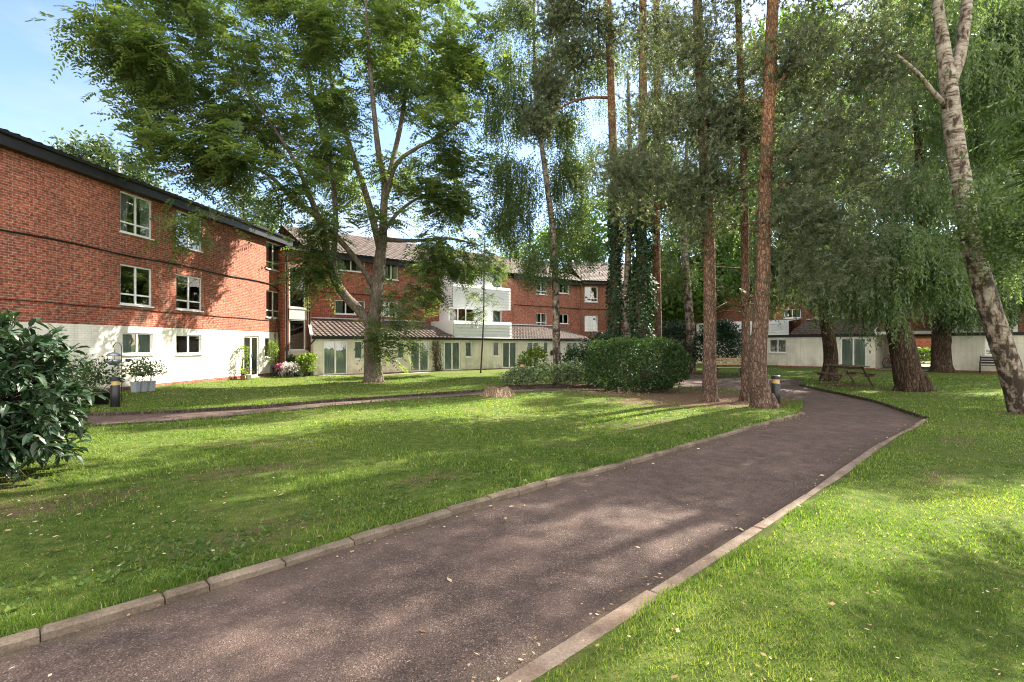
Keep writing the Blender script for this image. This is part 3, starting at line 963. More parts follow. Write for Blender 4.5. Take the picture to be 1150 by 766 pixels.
def cladding_side(m, x, y0, y1, z0, z1, sgn, board=0.2):
    n = max(1, int(round((z1 - z0) / board)))
    for i in range(n):
        a, b = z0 + (z1 - z0) * i / n, z0 + (z1 - z0) * (i + 1) / n
        m.quad((x + sgn * .05, y1, a), (x + sgn * .05, y0, a), (x + sgn * .002, y0, b), (x + sgn * .002, y1, b))

def cable_run(parent, pts, r=0.022, name='cable', mat='cable'):
    m = MB(); m.tube(pts, r, 6)
    return m.build(name, mat, parent, True)

def eaves(parent, x0, x1, zb, zt, over=0.30, y=0.0, ends=True):
    m = MB(); m.box(x0, y - over, zb, x1, y - over + .03, zt - .06); m.build('fascia', 'black', parent)
    m = MB(); m.box(x0, y - over + .03, zb + .01, x1, y - .002, zb + .03); m.build('soffit', 'black', parent)
    m = MB()
    pr = [(y - over - .115, zt - .02), (y - over - .10, zt - .085), (y - over - .055, zt - .11), (y - over - .012, zt - .085), (y - over - .002, zt - .02)]
    for a, b in zip(pr[:-1], pr[1:]):
        m.quad((x0, a[0], a[1]), (x1, a[0], a[1]), (x1, b[0], b[1]), (x0, b[0], b[1]))
    m.build('gutter', 'blackpl', parent)

# ---- left wing
LW = Frame(-15.66 + .113 * 5.0, 5.0, .113, 1.0)
T = thing('apartment_block', 'long three storey red brick wing with sunlit white painted ground floor and black eaves', 'building', (LW.o[0], LW.o[1], 0), LW.rz)
x_end = LW.lx(321)
wins = []
def lwin(px0, px1, z0, z1): wins.append((LW.lx(px0), LW.lx(px1), z0, z1))
for a, b in ((135, 171), (198, 227), (299, 315.5)):
    lwin(a, b, 3.02, 4.43); lwin(a, b, 5.55, 6.97)
lwin(137.5, 172, 1.25, 2.02); lwin(198, 226.5, 1.21, 2.0)
lx = LW.lx(40) - 8
for xo in (LW.lx(0) - 3.5,):
    wins.append((xo, xo + 1.4, 3.02, 4.43)); wins.append((xo, xo + 1.4, 5.55, 6.97)); wins.append((xo, xo + 1.2, 1.25, 2.02))
door_h = (LW.lx(274), LW.lx(291), 0.02, 2.03)
side_h = (LW.lx(297.5), LW.lx(304), 0.95, 1.95)
holes = wins + [door_h, side_h]
m = MB(); wall(m, 0, x_end, 2.25, 7.03, holes); m.build('brick_wall', 'brick', T)
m = MB(); wall(m, 0, x_end, 0.12, 2.25, holes); m.build('painted_wall', 'white_brick', T)
m = MB(); m.box(0, -.035, -.3, door_h[0] - .06, .02, .117); m.box(door_h[1] + .06, -.035, -.3, x_end, .02, .117); m.build('plinth', 'brick_dark', T)
m = MB()
m.quad((0, 9, -.3), (x_end, 9, -.3), (x_end, 9, 7.2), (0, 9, 7.2))
m.quad((0, 0, -.3), (0, 9, -.3), (0, 9, 7.2), (0, 0, 7.2))
m.quad((x_end, 0.0, -.3), (x_end, 9, -.3), (x_end, 9, 7.2), (x_end, 0.0, 7.2))
m.build('rear_wall', 'brick_dark', T)
m = MB()
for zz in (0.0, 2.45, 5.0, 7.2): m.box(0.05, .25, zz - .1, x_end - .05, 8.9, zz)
m.build('floor_slab', 'room', T)
for i, h in enumerate(wins):
    tall = h[3] - h[2] > 1.2
    cur = [None, 'curtain_w', None, 'curtain_w', 'curtain_g', 'curtain_w', 'curtain', None][i % 8]
    window(T, *h, mull=(0.5,), transom=0.26 if tall else None, curtain=cur, cur_part=0.3 if i != 6 else 1.0)
window(T, *side_h, mull=(), curtain='curtain_g')
french_door(T, *door_h, leaves_n=2, curtain='curtain_g')
eaves(T, 0, x_end + .2, 7.02, 7.42)
tile_roof(-.3, x_end + .25, -.36, 7.40, 4.6, 8.95, T)
tile_roof(-.3, x_end + .25, 9.4, 7.40, 4.6, 8.95, T)
xa = np.linspace(0.0, LW.lx(302), 26)
cable_run(T, [(x, -.03, 4.77 + .025 * math.sin(x * 1.3)) for x in xa] + [(LW.lx(308), -.03, 4.66), (LW.lx(314), -.03, 4.4), (LW.lx(317), -.03, 3.9), (LW.lx(317.5), -.03, 2.4)], 0.028)
cable_run(T, [(x, -.02, 2.86 + .012 * math.sin(x * 2)) for x in xa], 0.013)
m = MB(); m.tube([(LW.lx(135), -.02, 7.5), (LW.lx(135), -.02, 7.98)], .06, 8); m.build('vent_pipe', 'upvc', T)
m = MB()
zz0 = LW.z(166, 393)
m.box(LW.lx(141), -.03, 1.02, LW.lx(147), -.003, 1.1); m.build('air_brick', 'black', T)

# ---- stair tower between the wings
ST = Frame(-12.09, 27.26, -11.30 + 12.09, 28.55 - 27.26)
T = thing('stair_tower', 'narrow glazed stair tower wedged between the two brick wings', 'building', (ST.o[0], ST.o[1], 0), ST.rz)
Ls = math.hypot(.79, 1.29)
g0, g1 = ST.lx(325), ST.lx(343.5)
zz = [ST.z(334, y) for y in (393.5, 359, 346, 302, 289)]   # glass bottom, glass top, spandrel top / upper glass bottom, upper glass top
low, up = (g0, g1, zz[0], zz[1]), (g0, g1, zz[2], zz[3] + .1)
m = MB(); wall(m, 0, Ls, 1.25, 6.7, [low, up]); m.build('brick_wall', 'brick_dark', T)
m = MB(); wall(m, 0, Ls, -.3, 1.25, [low]); m.build('painted_wall', 'cream_brick', T)
m = MB(); m.quad((0, 0, -.3), (0, 1.6, -.3), (0, 1.6, 6.7), (0, 0, 6.7)); m.quad((Ls, 0, -.3), (Ls, 2.5, -.3), (Ls, 2.5, 6.7), (Ls, 0, 6.7)); m.build('side_wall', 'brick', T)
m = MB(); m.box(g0 - .03, -.03, zz[1] + .01, g1 + .03, -.003, zz[2] - .01); m.build('spandrel_panel', 'panel_grey', T)
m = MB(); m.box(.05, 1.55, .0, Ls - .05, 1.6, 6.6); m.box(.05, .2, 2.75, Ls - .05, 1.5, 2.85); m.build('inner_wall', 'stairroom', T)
m = MB()
for k in range(9):
    m.box(.2 + k * .13, .7, .55 + k * .17, .33 + k * .13, 1.5, .6 + k * .17)
m.tube([(.2, .7, 1.2), (1.35, .7, 2.7)], .025, 6)
m.build('stairs', 'room', T)
m = MB(); m.lathe([(.0, zz[1] - .42), (.09, zz[1] - .42), (.11, zz[1] - .36), (.0, zz[1] - .35)], (g0 + g1) / 2, .9, 12); m.build('ceiling_lamp', 'lamp', T)
window(T, *low, mull=(), sill=True, thick=.07)
window(T, *up, mull=(), sill=True, thick=.07)
m = MB(); m.box(-.08, -.25, 6.7, Ls + .1, 2.4, 6.86); m.build('roof', 'black', T)
for xx in (.06, Ls - .03):
    m = MB(); m.tube([(xx, -.07, -.15), (xx, -.07, 6.75)], .055, 8); m.build('rain_pipe', 'pipe', T)

# ---- back wing
BF = Frame(-11.8, 29.9, .766, .643)
EY = -2.68                                   # front of the single storey extension
T = thing('apartment_block', 'three storey red brick wing behind the forked tree, with cream ground floor extension', 'building', (BF.o[0], BF.o[1], 0), BF.rz)
xr = BF.lx(652)
hol, kinds = [], []
def bwin(px0, px1, py0, py1, kind='plain', yoff=0.0):
    pm = (px0 + px1) / 2
    h = (BF.lx(px0, yoff), BF.lx(px1, yoff), BF.z(pm, py1, yoff), BF.z(pm, py0, yoff))
    hol.append(h); kinds.append((kind, yoff))
bwin(376, 410, 337.5, 353); bwin(378, 410, 288, 304.5)
bwin(427, 447, 338.7, 355.4); bwin(432, 447, 294.8, 314)
bwin(602, 614, 351.5, 366, 'transom'); bwin(602, 614, 316.5, 330.5, 'transom')
bwin(627, 638.5, 352.5, 363.5); bwin(626.5, 639, 318.5, 329.5)
bay0, bay1 = BF.lx(505), BF.lx(566)
m = MB(); wall(m, 0, xr, -.5, 6.78, hol); m.build('brick_wall', 'brick', T)
m = MB()
m.quad((0, 9, -.5), (xr, 9, -.5), (xr, 9, 7), (0, 9, 7)); m.quad((0, 0, -.5), (0, 9, -.5), (0, 9, 7), (0, 0, 7)); m.quad((xr, 0, -.5), (xr, 9, -.5), (xr, 9, 7), (xr, 0, 7))
m.build('rear_wall', 'brick_dark', T)
m = MB()
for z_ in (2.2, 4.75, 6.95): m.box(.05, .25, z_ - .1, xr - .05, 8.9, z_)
m.build('floor_slab', 'room', T)
for i, (h, k) in enumerate(zip(hol, kinds)):
    window(T, *h, mull=(0.5,) if h[1] - h[0] < 1.9 else (0.36, 0.66), transom=0.25 if k[0] == 'transom' else None,
           curtain=('curtain_w', 'curtain', None, 'curtain_g')[i % 4], cur_part=.28)
eaves(T, -.1, bay0 - .7, 6.72, 7.12); eaves(T, bay1 + .9, xr + .1, 6.72, 7.12)
tile_roof(-.3, xr + .3, -.36, 7.10, 4.6, 9.35, T)
tile_roof(-.3, xr + .3, 9.4, 7.10, 4.6, 9.35, T)
cable_run(T, [(x, -.03, 4.72 + .01 * math.sin(x)) for x in np.linspace(0, bay0 - 1.0, 12)], .022)
cable_run(T, [(x, -.03, 4.72 + .01 * math.sin(x)) for x in np.linspace(bay1 + 1, xr - .1, 12)], .022)
# extension
ex0, ex1 = BF.lx(352, EY), BF.lx(658, EY)
eh, ek = [], []
def ewin(px0, px1, py0, py1, kind):
    pm = (px0 + px1) / 2
    zb = BF.z(pm, py1, EY)
    eh.append((BF.lx(px0, EY), BF.lx(px1, EY), -.06 if kind == 'door' else zb, 1.80)); ek.append(kind)
for a in ((363, 390.5), (461, 482), (499, 517), (564.5, 580.5), (592, 606), (636.5, 649)): ewin(a[0], a[1], 383, 415, 'door')
for a in ((398, 407.5, 403), (446, 454.5, 402), (523, 530, 401), (554, 560.5, 400), (611, 615.5, 397.5)): ewin(a[0], a[1], 383, a[2], 'win')
m = MB(); wall(m, ex0, ex1, -.5, 1.96, eh, EY)
m.quad((ex0, EY, -.5), (ex0 + .55, -.1, -.5), (ex0 + .55, -.1, 2.9), (ex0, EY, 1.96))
m.quad((ex1, EY, -.5), (ex1, -.003, -.5), (ex1, -.003, 2.9), (ex1, EY, 1.96))
m.build('painted_wall', 'cream_brick', T)
m = MB(); m.box(ex0, EY - .03, -.5, ex1, EY - .003, -.045); m.build('plinth', 'brick_dark', T)
for h, k in zip(eh, ek):
    if k == 'door':
        french_door(T, *h, y=EY)
    else:
        window(T, *h, y=EY, mull=(), curtain='curtain')
m = MB(); m.box(ex0 - .15, EY - .20, 1.90, ex1 + .1, EY - .16, 2.06); m.box(ex0 - .15, EY - .158, 1.93, ex1 + .1, EY - .004, 1.955); m.build('fascia', 'black', T)
m = MB(); m.tube([(ex0 - .15, EY - .255, 2.02), (ex1 + .1, EY - .255, 2.02)], .05, 8); m.build('gutter', 'blackpl', T, True)
sk0, sk1 = BF.lx(508, EY), BF.lx(573, EY)
tile_roof(ex0 - .2, sk0 + .05, EY - .28, 2.06, -.01, 3.12, T, 'extension_roof', skew0=.75, skew1=.55, course=.33, rib=.28, amp=.055)
tile_roof(sk1, ex1 + .2, EY - .28, 2.06, -.01, 3.12, T, 'extension_roof', skew0=0, skew1=.6, course=.33, rib=.28, amp=.055)
m = MB()
m.bar((ex0 + .55, -.06, 3.17), (sk0 - .5, -.06, 3.17), .22, .07)
m.bar((ex0 - .2, EY - .28, 2.11), (ex0 + .6, -.06, 3.18), .14, .07)
m.build('flashing', 'lead', T)
m = MB(); m.bar((sk1, -.06, 3.17), (ex1 - .4, -.06, 3.17), .22, .07); m.build('flashing', 'lead', T)
m = MB(); m.lathe([(.05, 3.15), (.07, 3.25), (.03, 3.33), (.012, 3.66), (.0, 3.7)], ex0 + .5, -.1, 8); m.build('finial', 'lead', T)
m = MB(); m.tube([(ex0 + .1, EY - .24, 1.98), (ex0 - .25, EY - .1, 1.55), (ex0 - .28, EY + .05, 1.4)], .04, 8); m.build('rain_pipe', 'pipe', T, True)
# weatherboarded bay
by = -1.55
b0, b1 = BF.lx(508, by), BF.lx(573, by)
m = MB()
zb = [BF.z(540, y, by) for y in (361.5, 346.6, 321, 303)]
cladding(m, sk0, sk1, 2.07, zb[0] - .03, EY - .12)
m.quad((sk0, EY - .12, 2.07), (sk0, -.003, 2.07), (sk0, -.003, zb[0] - .03), (sk0, EY - .12, zb[0] - .03))
m.quad((sk1, EY - .12, 2.07), (sk1, -.003, 2.07), (sk1, -.003, zb[0] - .03), (sk1, EY - .12, zb[0] - .03))
m.quad((sk0, EY - .12, zb[0] - .028), (sk1, EY - .12, zb[0] - .028), (sk1, -.003, zb[0] - .028), (sk0, -.003, zb[0] - .028))
m.build('bay_skirt', 'clad', T)
m = MB()
cladding(m, b0, b1, zb[1], zb[2], by)
cladding_side(m, b0, by, -.003, zb[1], zb[2], -1); cladding_side(m, b1, by, -.003, zb[1], zb[2], 1)
m.quad((b0, by, zb[1]), (b1, by, zb[1]), (b1, -.003, zb[1]), (b0, -.003, zb[1])); m.quad((b0, by, zb[2]), (b1, by, zb[2]), (b1, -.003, zb[2]), (b0, -.003, zb[2]))
m.build('bay_cladding', 'clad', T)
wy = by + .35
q = [BF.lx(p, wy) for p in (504, 532, 553, 563)]
m = MB(); cladding(m, q[1] + .01, q[2] - .01, zb[0], zb[1] - .004, wy); m.build('bay_wall', 'clad', T); m = MB(); cladding(m, q[1] + .01, q[2] - .01, zb[2] + .004, zb[3] + .15, wy); m.build('bay_wall', 'clad', T)
for za, zbb in ((zb[0], zb[1] - .004), (zb[2] + .004, zb[3] + .15)):
    for qq in (q[0], q[3]):
        m = MB(); m.quad((qq, wy + .02, za), (qq, -.003, za), (qq, -.003, zbb), (qq, wy + .02, zbb)); m.build('bay_side', 'clad', T)
for za, zbb in ((zb[0], zb[1] - .01), (zb[2] + .01, zb[3])):
    window(T, q[0], q[1] - .01, za, zbb, y=wy - .05, mull=(.36, .68), curtain=None, sill=False)
    window(T, q[2] + .01, q[3], za, zbb, y=wy - .05, mull=(), curtain='curtain_g', sill=False)
m = MB(); m.box(q[0] - .1, wy - .25, zb[3] + .152, q[3] + .1, -.003, zb[3] + .26); m.build('bay_roof', 'black', T)
for px in (504, 512):
    m = MB(); xv = BF.lx(px, 1.2); m.box(xv, .9, 7.75, xv + .3, 1.4, 8.1); m.build('roof_vent', 'lead', T)

# ---- end block beyond the ivy trees
EF = Frame(*BF.world(xr + .02, -.02), .985, .17)
T = thing('apartment_block', 'red brick block facing the lawn behind the ivy covered trunks', 'building', (EF.o[0], EF.o[1], 0), EF.rz)
L = 12.5
hol = []
for a, b in ((656.6, 671.2), (700, 714), (735, 750)):
    pm = (a + b) / 2
    hol += [(EF.lx(a), EF.lx(b), 2.80, 4.15), (EF.lx(a), EF.lx(b), 5.35, 6.70)]
gl = [(EF.lx(668), EF.lx(682), .9, 1.75), (EF.lx(735), EF.lx(752), .9, 1.75)]
m = MB(); wall(m, 0, L, 2.05, 6.95, hol); m.build('brick_wall', 'brick_dark', T)
m = MB(); wall(m, 0, L, -.5, 2.05, gl); m.build('painted_wall', 'white_brick', T)
m = MB(); m.quad((0, 8, -.5), (L, 8, -.5), (L, 8, 7.2), (0, 8, 7.2)); m.quad((L, 0, -.5), (L, 8, -.5), (L, 8, 7.2), (L, 0, 7.2)); m.build('rear_wall', 'brick_dark', T)
for i, h in enumerate(hol + gl): window(T, *h, transom=.22 if i < 6 else None, curtain=('curtain_g', None, 'curtain')[i % 3], cur_part=.3)
eaves(T, 0.05, L, 6.9, 7.2)
tile_roof(.0, L, -.36, 7.18, 4.2, 9.5, T); tile_roof(.0, L, 8.4, 7.18, 4.2, 9.5, T)
cable_run(T, [(x, -.03, 4.72) for x in np.linspace(.1, L, 8)], .022)

# ---- right wing with the passage
RF = Frame(15.0, 41.6, .7071, -.7071)
T = thing('apartment_block', 'cream and brick wing behind the weeping trees, with a passage through it', 'building', (RF.o[0], RF.o[1], 0), RF.rz)
p0, p1 = RF.lx(983), RF.lx(1065)
xL = RF.lx(1300)
c0 = RF.lx(886)
hol = [(RF.lx(864), RF.lx(883), 1.02, 1.98), (RF.lx(944), RF.lx(973), 0.03, 2.03), (RF.lx(1106), RF.lx(1124), 1.0, 2.0), (RF.lx(1160), RF.lx(1180), 1.0, 2.0)]
m = MB(); wall(m, 0, p0, -.3, 2.12, hol); wall(m, p1, xL, -.3, 2.12, hol)
m.quad((p0, 0, -.3), (p0, 9, -.3), (p0, 9, 2.4), (p0, 0, 2.4)); m.quad((p1, 0, -.3), (p1, 9, -.3), (p1, 9, 2.4), (p1, 0, 2.4)); m.quad((0, 0, -.3), (0, 9, -.3), (0, 9, 2.4), (0, 0, 2.4))
m.build('painted_wall', 'cream_brick', T)
m = MB(); m.box(0, -.03, -.3, p0, -.003, .09); m.box(p1, -.03, -.3, xL, -.003, .09); m.build('plinth', 'brick_dark', T)
window(T, *hol[0], curtain='curtain_w'); french_door(T, *hol[1]); window(T, *hol[2], curtain='curtain_g'); window(T, *hol[3], curtain='curtain_w')
m = MB(); m.box(0, -.06, 2.122, p0, .0, 2.30); m.box(p1, -.06, 2.122, xL, .0, 2.30); m.build('fascia', 'black', T)
m = MB(); m.box(p0, -.03, 2.25, p1, .12, 2.42); m.build('lintel', 'clad', T)
m = MB()
cladding(m, 0, c0, 2.304, 3.3, .0); m.build('cladding', 'clad', T)
m = MB(); cladding(m, p1, RF.lx(1143), 2.304, 3.5, .0)
m.quad((p1, .0, 2.3), (p1, 2.4, 2.3), (p1, 2.4, 3.5), (p1, .0, 3.5))
m.build('cladding', 'clad', T)
m = MB(); m.quad((0, 0, 3.3), (c0, 0, 3.3), (c0, 2.5, 3.5), (0, 2.5, 3.5)); m.build('flat_roof', 'lead', T); m = MB(); m.quad((p1, 0, 3.5), (RF.lx(1143), 0, 3.5), (RF.lx(1143), 2.5, 3.6), (p1, 2.5, 3.6)); m.build('flat_roof', 'lead', T)
tile_roof(c0, p0, -.12, 2.30, 2.49, 3.42, T, 'extension_roof', .4, 0, .33, .28, .055)
m = MB(); m.bar((c0 + .5, 2.4, 3.47), (p0, 2.4, 3.47), .2, .06); m.bar((p0 - .04, -.1, 2.36), (p0 - .04, 2.4, 3.5), .12, .06); m.build('flashing', 'lead', T)
uh = []
for px in (880, 925, 968, 1075, 1120, 1136, 1180):
    a = RF.lx(px, 2.5); uh += [(a, a + 1.2, 5.4, 6.7), (a, a + 1.2, 3.62, 4.3)]
m = MB(); wall(m, 0, p0, -.3, 6.95, uh, 2.5); wall(m, p1, xL, -.3, 6.95, uh, 2.5); wall(m, p0, p1, 2.43, 6.95, uh, 0.6); wall(m, RF.lx(1143) + .01, xL, 2.31, 6.95, [], 0.5)
m.quad((p0, .6, 2.43), (p0, 2.5, 2.43), (p0, 2.5, 6.95), (p0, .6, 6.95)); m.quad((p1, .6, 2.43), (p1, 2.5, 2.43), (p1, 2.5, 6.95), (p1, .6, 6.95))
m.build('brick_wall', 'brick_dark', T)
for h in uh:
    if not (p0 - .2 < h[0] < p1): window(T, *h, y=2.5, curtain='curtain_g', cur_part=.3)
q0, q1 = RF.lx(1026, 9), RF.lx(1049, 9)
m = MB(); wall(m, 0, q0, -.3, 6.95, [], 9); wall(m, q1, xL, -.3, 6.95, [], 9); wall(m, q0, q1, 2.05, 6.95, [], 9); m.build('rear_wall', 'brick', T)
m = MB(); m.box(p0 + .003, .1, 2.42, p1 - .003, 8.99, 2.5); m.build('passage_ceiling', 'room', T)
m = MB(); m.box(q0 - .12, 8.9, 0, q0, 8.99, 2.05); m.box(q1, 8.9, 0, q1 + .12, 8.99, 2.05); m.box(q0 - .12, 8.9, 2.05, q1 + .12, 8.99, 2.2); m.build('passage_frame', 'wood_pale', T)
eaves(T, 0, xL, 6.9, 7.3, y=2.5)
tile_roof(0, xL, 2.1, 7.28, 6.5, 9.3, T); tile_roof(0, xL, 9.3, 7.28, 6.5, 9.3, T)
m = MB()
a, b, c, d = RF.world(p0, -.5), RF.world(p1, -.5), RF.world(p1, 12), RF.world(p0, 12)
m.poly([(*a, .022), (*b, .022), (*c, .022), (*d, .022)])
tag(m.build('passage_floor', 'paving'), kind='structure')
a, b = BF.world(BF.lx(354, EY), EY - .1), BF.world(BF.lx(478, EY), EY - .1)
slab_run(a, b, .6, 16)
# ------------------------------------------------------------------ trees
def resample(pts, rad, step):
    P = np.array(pts, float)
    L = np.concatenate([[0], np.cumsum(np.linalg.norm(np.diff(P, axis=0), axis=1))])
    n = max(2, int(L[-1] / step) + 1)
    s = np.linspace(0, L[-1], n)
    # smooth through the points with a Catmull-Rom spline
    out = np.empty((n, 3)); k = len(P)
    for i, t in enumerate(s):
        j = min(max(np.searchsorted(L, t, 'right') - 1, 0), k - 2)
        u = (t - L[j]) / max(L[j + 1] - L[j], 1e-9)
        p0, p1, p2, p3 = P[max(j - 1, 0)], P[j], P[j + 1], P[min(j + 2, k - 1)]
        out[i] = .5 * ((2 * p1) + (p2 - p0) * u + (2 * p0 - 5 * p1 + 4 * p2 - p3) * u * u + (3 * p1 - p0 - 3 * p2 + p3) * u ** 3)
    return out, np.interp(s, L, rad)

class Tree:
    def __init__(self, name, label, base, bark, group=None, cat='tree'):
        z = gzf(*base)
        self.base = np.array([base[0], base[1], z])
        self.T = thing(name, label, cat, tuple(self.base), 0, group)
        self.m = MB()
        self.bark = bark
        self.N, self.Rr = [], []
        self.anch, self.adir = [], []
    def limb(self, pts, rad, sides=10, step=0.3, wob=0.03, node=True):
        """pts in world coordinates."""
        P, r = resample(np.array(pts) - self.base, rad, step)
        self.m.tube([tuple(p) for p in P], list(r), sides, wob=wob)
        if node:
            self.N += list(P); self.Rr += list(r)
        return P
    def flare(self, r0, h=0.5, r1=None, n=7):
        """Root flare as buttressed foot."""
        for k in range(n):
            a = 2 * math.pi * (k + random.uniform(-.3, .3)) / n
            e = r0 * random.uniform(1.25, 1.6)
            self.m.tube([(math.cos(a) * e, math.sin(a) * e, -.12), (math.cos(a) * r0 * .95, math.sin(a) * r0 * .95, .06), (math.cos(a) * r0 * .62, math.sin(a) * r0 * .62, h)], [r0 * .26, r0 * .33, r0 * .2], 7)
    def grow(self, targets, up=0.12, bend=0.1, r_per=0.011, r_min=0.006, tail=0.5, avoid_top=True, maxd=None):
        """Join every crown point to the nearest limb with a bent branch."""
        targets = np.array(targets) - self.base
        N = np.array(self.N); Rr = np.array(self.Rr)
        d0 = np.array([np.linalg.norm(N - t, axis=1).min() for t in targets])
        for t in targets[np.argsort(d0)]:
            d = np.linalg.norm(N - t, axis=1)
            cost = d + np.clip(N[:, 2] - t[2] - 0.2, 0, None) * (0.7 if avoid_top else 0.0)
            j = int(np.argmin(cost)); a = N[j]; dist = d[j]
            if dist < .05:
                continue
            c = (a + t) / 2 + rng.normal(size=3) * bend * dist + np.array([0, 0, up * dist])
            k = max(3, min(9, int(dist / .35) + 2))
            s = np.linspace(0, 1, k)[:, None]
            P = (1 - s) ** 2 * a + 2 * s * (1 - s) * c + s * s * t
            ra = min(Rr[j] * .75, r_min + r_per * dist)
            r = ra + (r_min * .7 - ra) * np.linspace(0, 1, k)
            self.m.tube([tuple(p) for p in P], list(r), 5 if ra > .02 else 4, cap=False)
            N = np.vstack([N, P[1:]]); Rr = np.concatenate([Rr, r[1:]])
            nt = max(1, int(round(k * tail)))
            for p, q in zip(P[-nt:], P[-nt - 1:-1]):
                self.anch.append(p); self.adir.append(unit(p - q))
        self.N, self.Rr = list(N), list(Rr)
    def A(self, n, jitter=0.12, clump=0.0):
        A = np.array(self.anch); D = np.array(self.adir)
        w = np.ones(len(A))
        if clump:
            ph = rng.random(3) * 6.28
            f = np.sin(A[:, 0] * 2.3 + ph[0]) * np.sin(A[:, 1] * 2.1 + ph[1]) + .8 * np.sin(A[:, 2] * 2.6 + ph[2] + A[:, 0] * .9)
            w = np.clip(.5 + clump * f, .04, None)
        i = rng.choice(len(A), n, p=w / w.sum())
        return A[i] + rng.normal(size=(n, 3)) * jitter, D[i]
    def done(self, crown, mat, tint=None, extra=None):
        self.m.build('trunk', self.bark, self.T, True)
        if crown is not None:
            poly_mesh('crown', crown, mat, self.T, tint)
        return self.T

def blob_points(lobes, rnd, hollow=0.35):
    """lobes: (centre, radii, count). Points favour the outer shell."""
    out = []
    for c, r, n in lobes:
        d = rdir(n)
        rr = (hollow + (1 - hollow) * rnd.random(n)) ** (0.6)
        out.append(np.array(c) + d * rr[:, None] * np.array(r))
    return np.vstack(out)

def fol_pinnate(A, D, L=(.42, .75), pairs=7, ll=.145, lw=.027, out_from=None):
    n = len(A)
    hd = rdir(n); hd[:, 2] = hd[:, 2] * .35 + .05
    dd = unit(hd * .9 + D * .5)
    Ln = rng.uniform(L[0], L[1], n)
    q, tint = [], []
    base_t = rng.random(n) * .75
    side0 = unit(np.cross(dd, np.tile([0, 0, 1.0], (n, 1)) + rng.normal(size=(n, 3)) * .25))
    up0 = np.cross(side0, dd)
    for j in range(pairs):
        s = .18 + .8 * j / (pairs - 1)
        p = A + dd * (Ln * s)[:, None] + np.array([0, 0, -1.0]) * (Ln * .38 * s * s)[:, None]
        prof = .65 + .5 * math.sin(math.pi * min(1, s * .85 + .1))
        for sg in (-1, 1):
            u = unit(side0 * sg * .85 + dd * .45 - np.array([0, 0, .32]) * rng.uniform(.3, 1.6, n)[:, None] + rng.normal(size=(n, 3)) * .1)
            U = u * (ll * prof * rng.uniform(.8, 1.15, n))[:, None]
            W = unit(np.cross(u, up0)) * (lw * prof)
            q.append(leaves(p, U, W)); tint.append(np.clip(base_t + rng.normal(size=n) * .08, 0, 1))
    return np.concatenate(q), np.concatenate(tint)

def fol_scatter(A, D, size=(.05, .08), wr=.35, droop=.3, spread=.15):
    n = len(A)
    P = A + rng.normal(size=(n, 3)) * spread
    u = unit(rdir(n) * .9 + D * .5 + np.array([0, 0, -droop]))
    s = rng.uniform(size[0], size[1], n)
    return leaves(P, u * s[:, None], side_of(u) * (s * wr)[:, None]), np.clip(rng.normal(.45, .22, n), 0, 1)

def fol_hang(A, D, L=(.5, 1.3), step=.06, size=(.055, .08), wr=.36, out=.25, sway=.06, point_down=.7):
    """Hanging leafy strands that leave the twig outwards and fall."""
    n = len(A)
    Ln = rng.uniform(L[0], L[1], n)
    k = int(L[1] / step)
    h = unit(D * np.array([1, 1, .2]) + rdir(n) * np.array([.7, .7, .1])) * out
    sw = rng.normal(size=(n, 3)) * sway; sw[:, 2] = 0
    base_t = np.clip(rng.normal(.42, .2, n), 0, 1)
    q, tint = [], []
    for j in range(k):
        s = (j + rng.random(n)) * step
        ok = s < Ln
        if not ok.any():
            continue
        ss = s[ok][:, None]
        f = np.clip(ss / .6, 0, 1)
        p = A[ok] + h[ok] * (1 - (1 - f) ** 2) + np.array([0, 0, -1.0]) * (ss * (.35 + .65 * f)) + sw[ok] * ss
        u = unit(rdir(ok.sum()) * 1.0 + np.array([0, 0, -point_down]))
        z = rng.uniform(size[0], size[1], ok.sum())
        q.append(leaves(p, u * z[:, None], side_of(u) * (z * wr)[:, None]))
        tint.append(np.clip(base_t[ok] + rng.normal(size=ok.sum()) * .12, 0, 1))
    return np.concatenate(q), np.concatenate(tint)

def fol_needles(A, D, per=16, length=(.07, .12), width=.006):
    n = len(A)
    base_t = np.clip(rng.normal(.42, .22, n), 0, 1)
    q, tint = [], []
    dd = unit(D * .6 + rdir(n) * .55 + np.array([0, 0, .25]))
    for j in range(per):
        u = unit(dd + rdir(n) * .85)
        z = rng.uniform(length[0], length[1], n)
        p = A + dd * rng.uniform(-.10, .06, n)[:, None]
        U = u * z[:, None]; W = side_of(u) * width
        q.append(np.stack([p - W, p + W, p + U], axis=1)); tint.append(np.clip(base_t + rng.normal(size=n) * .1, 0, 1))
    return np.concatenate(q), np.concatenate(tint)

def at(px, py, Y):
    """A point seen at a photo position at distance Y (used while laying out the limbs)."""
    return ((px - 575.0) / F * Y, Y, CAM_Z + (387.0 - py) / F * Y)

# ---- big forked tree with feathery compound leaves
t = Tree('ailanthus_tree', 'large forked tree with feathery compound leaves standing before the corner of two wings', (-6.2, 23.0), 'bark_grey', 'tall broadleaf trees')
t.flare(.36, .42)
B = tuple(t.base - np.array([0, 0, .15]))
t.limb([B, at(419, 412, 23), at(418, 385, 23), at(419, 362, 23)], [.48, .39, .355, .34], 14, .25, .02)
t.limb([at(419, 364, 23), at(422, 345, 23), at(424, 318, 23), at(427, 290, 23), at(430, 265, 23)], [.36, .30, .27, .25, .22], 12, .25, .02)
LL = [at(416, 366, 23), at(404, 349, 22.9), at(390, 335, 22.7), at(379, 320, 22.4), at(371, 300, 22), at(366, 279, 21.6), at(361, 255, 21.2), at(350, 225, 20.6), at(333, 185, 19.8), at(305, 140, 19), at(270, 95, 18)]
t.limb(LL, [.22, .22, .21, .19, .17, .16, .14, .11, .075, .045, .02], 10)
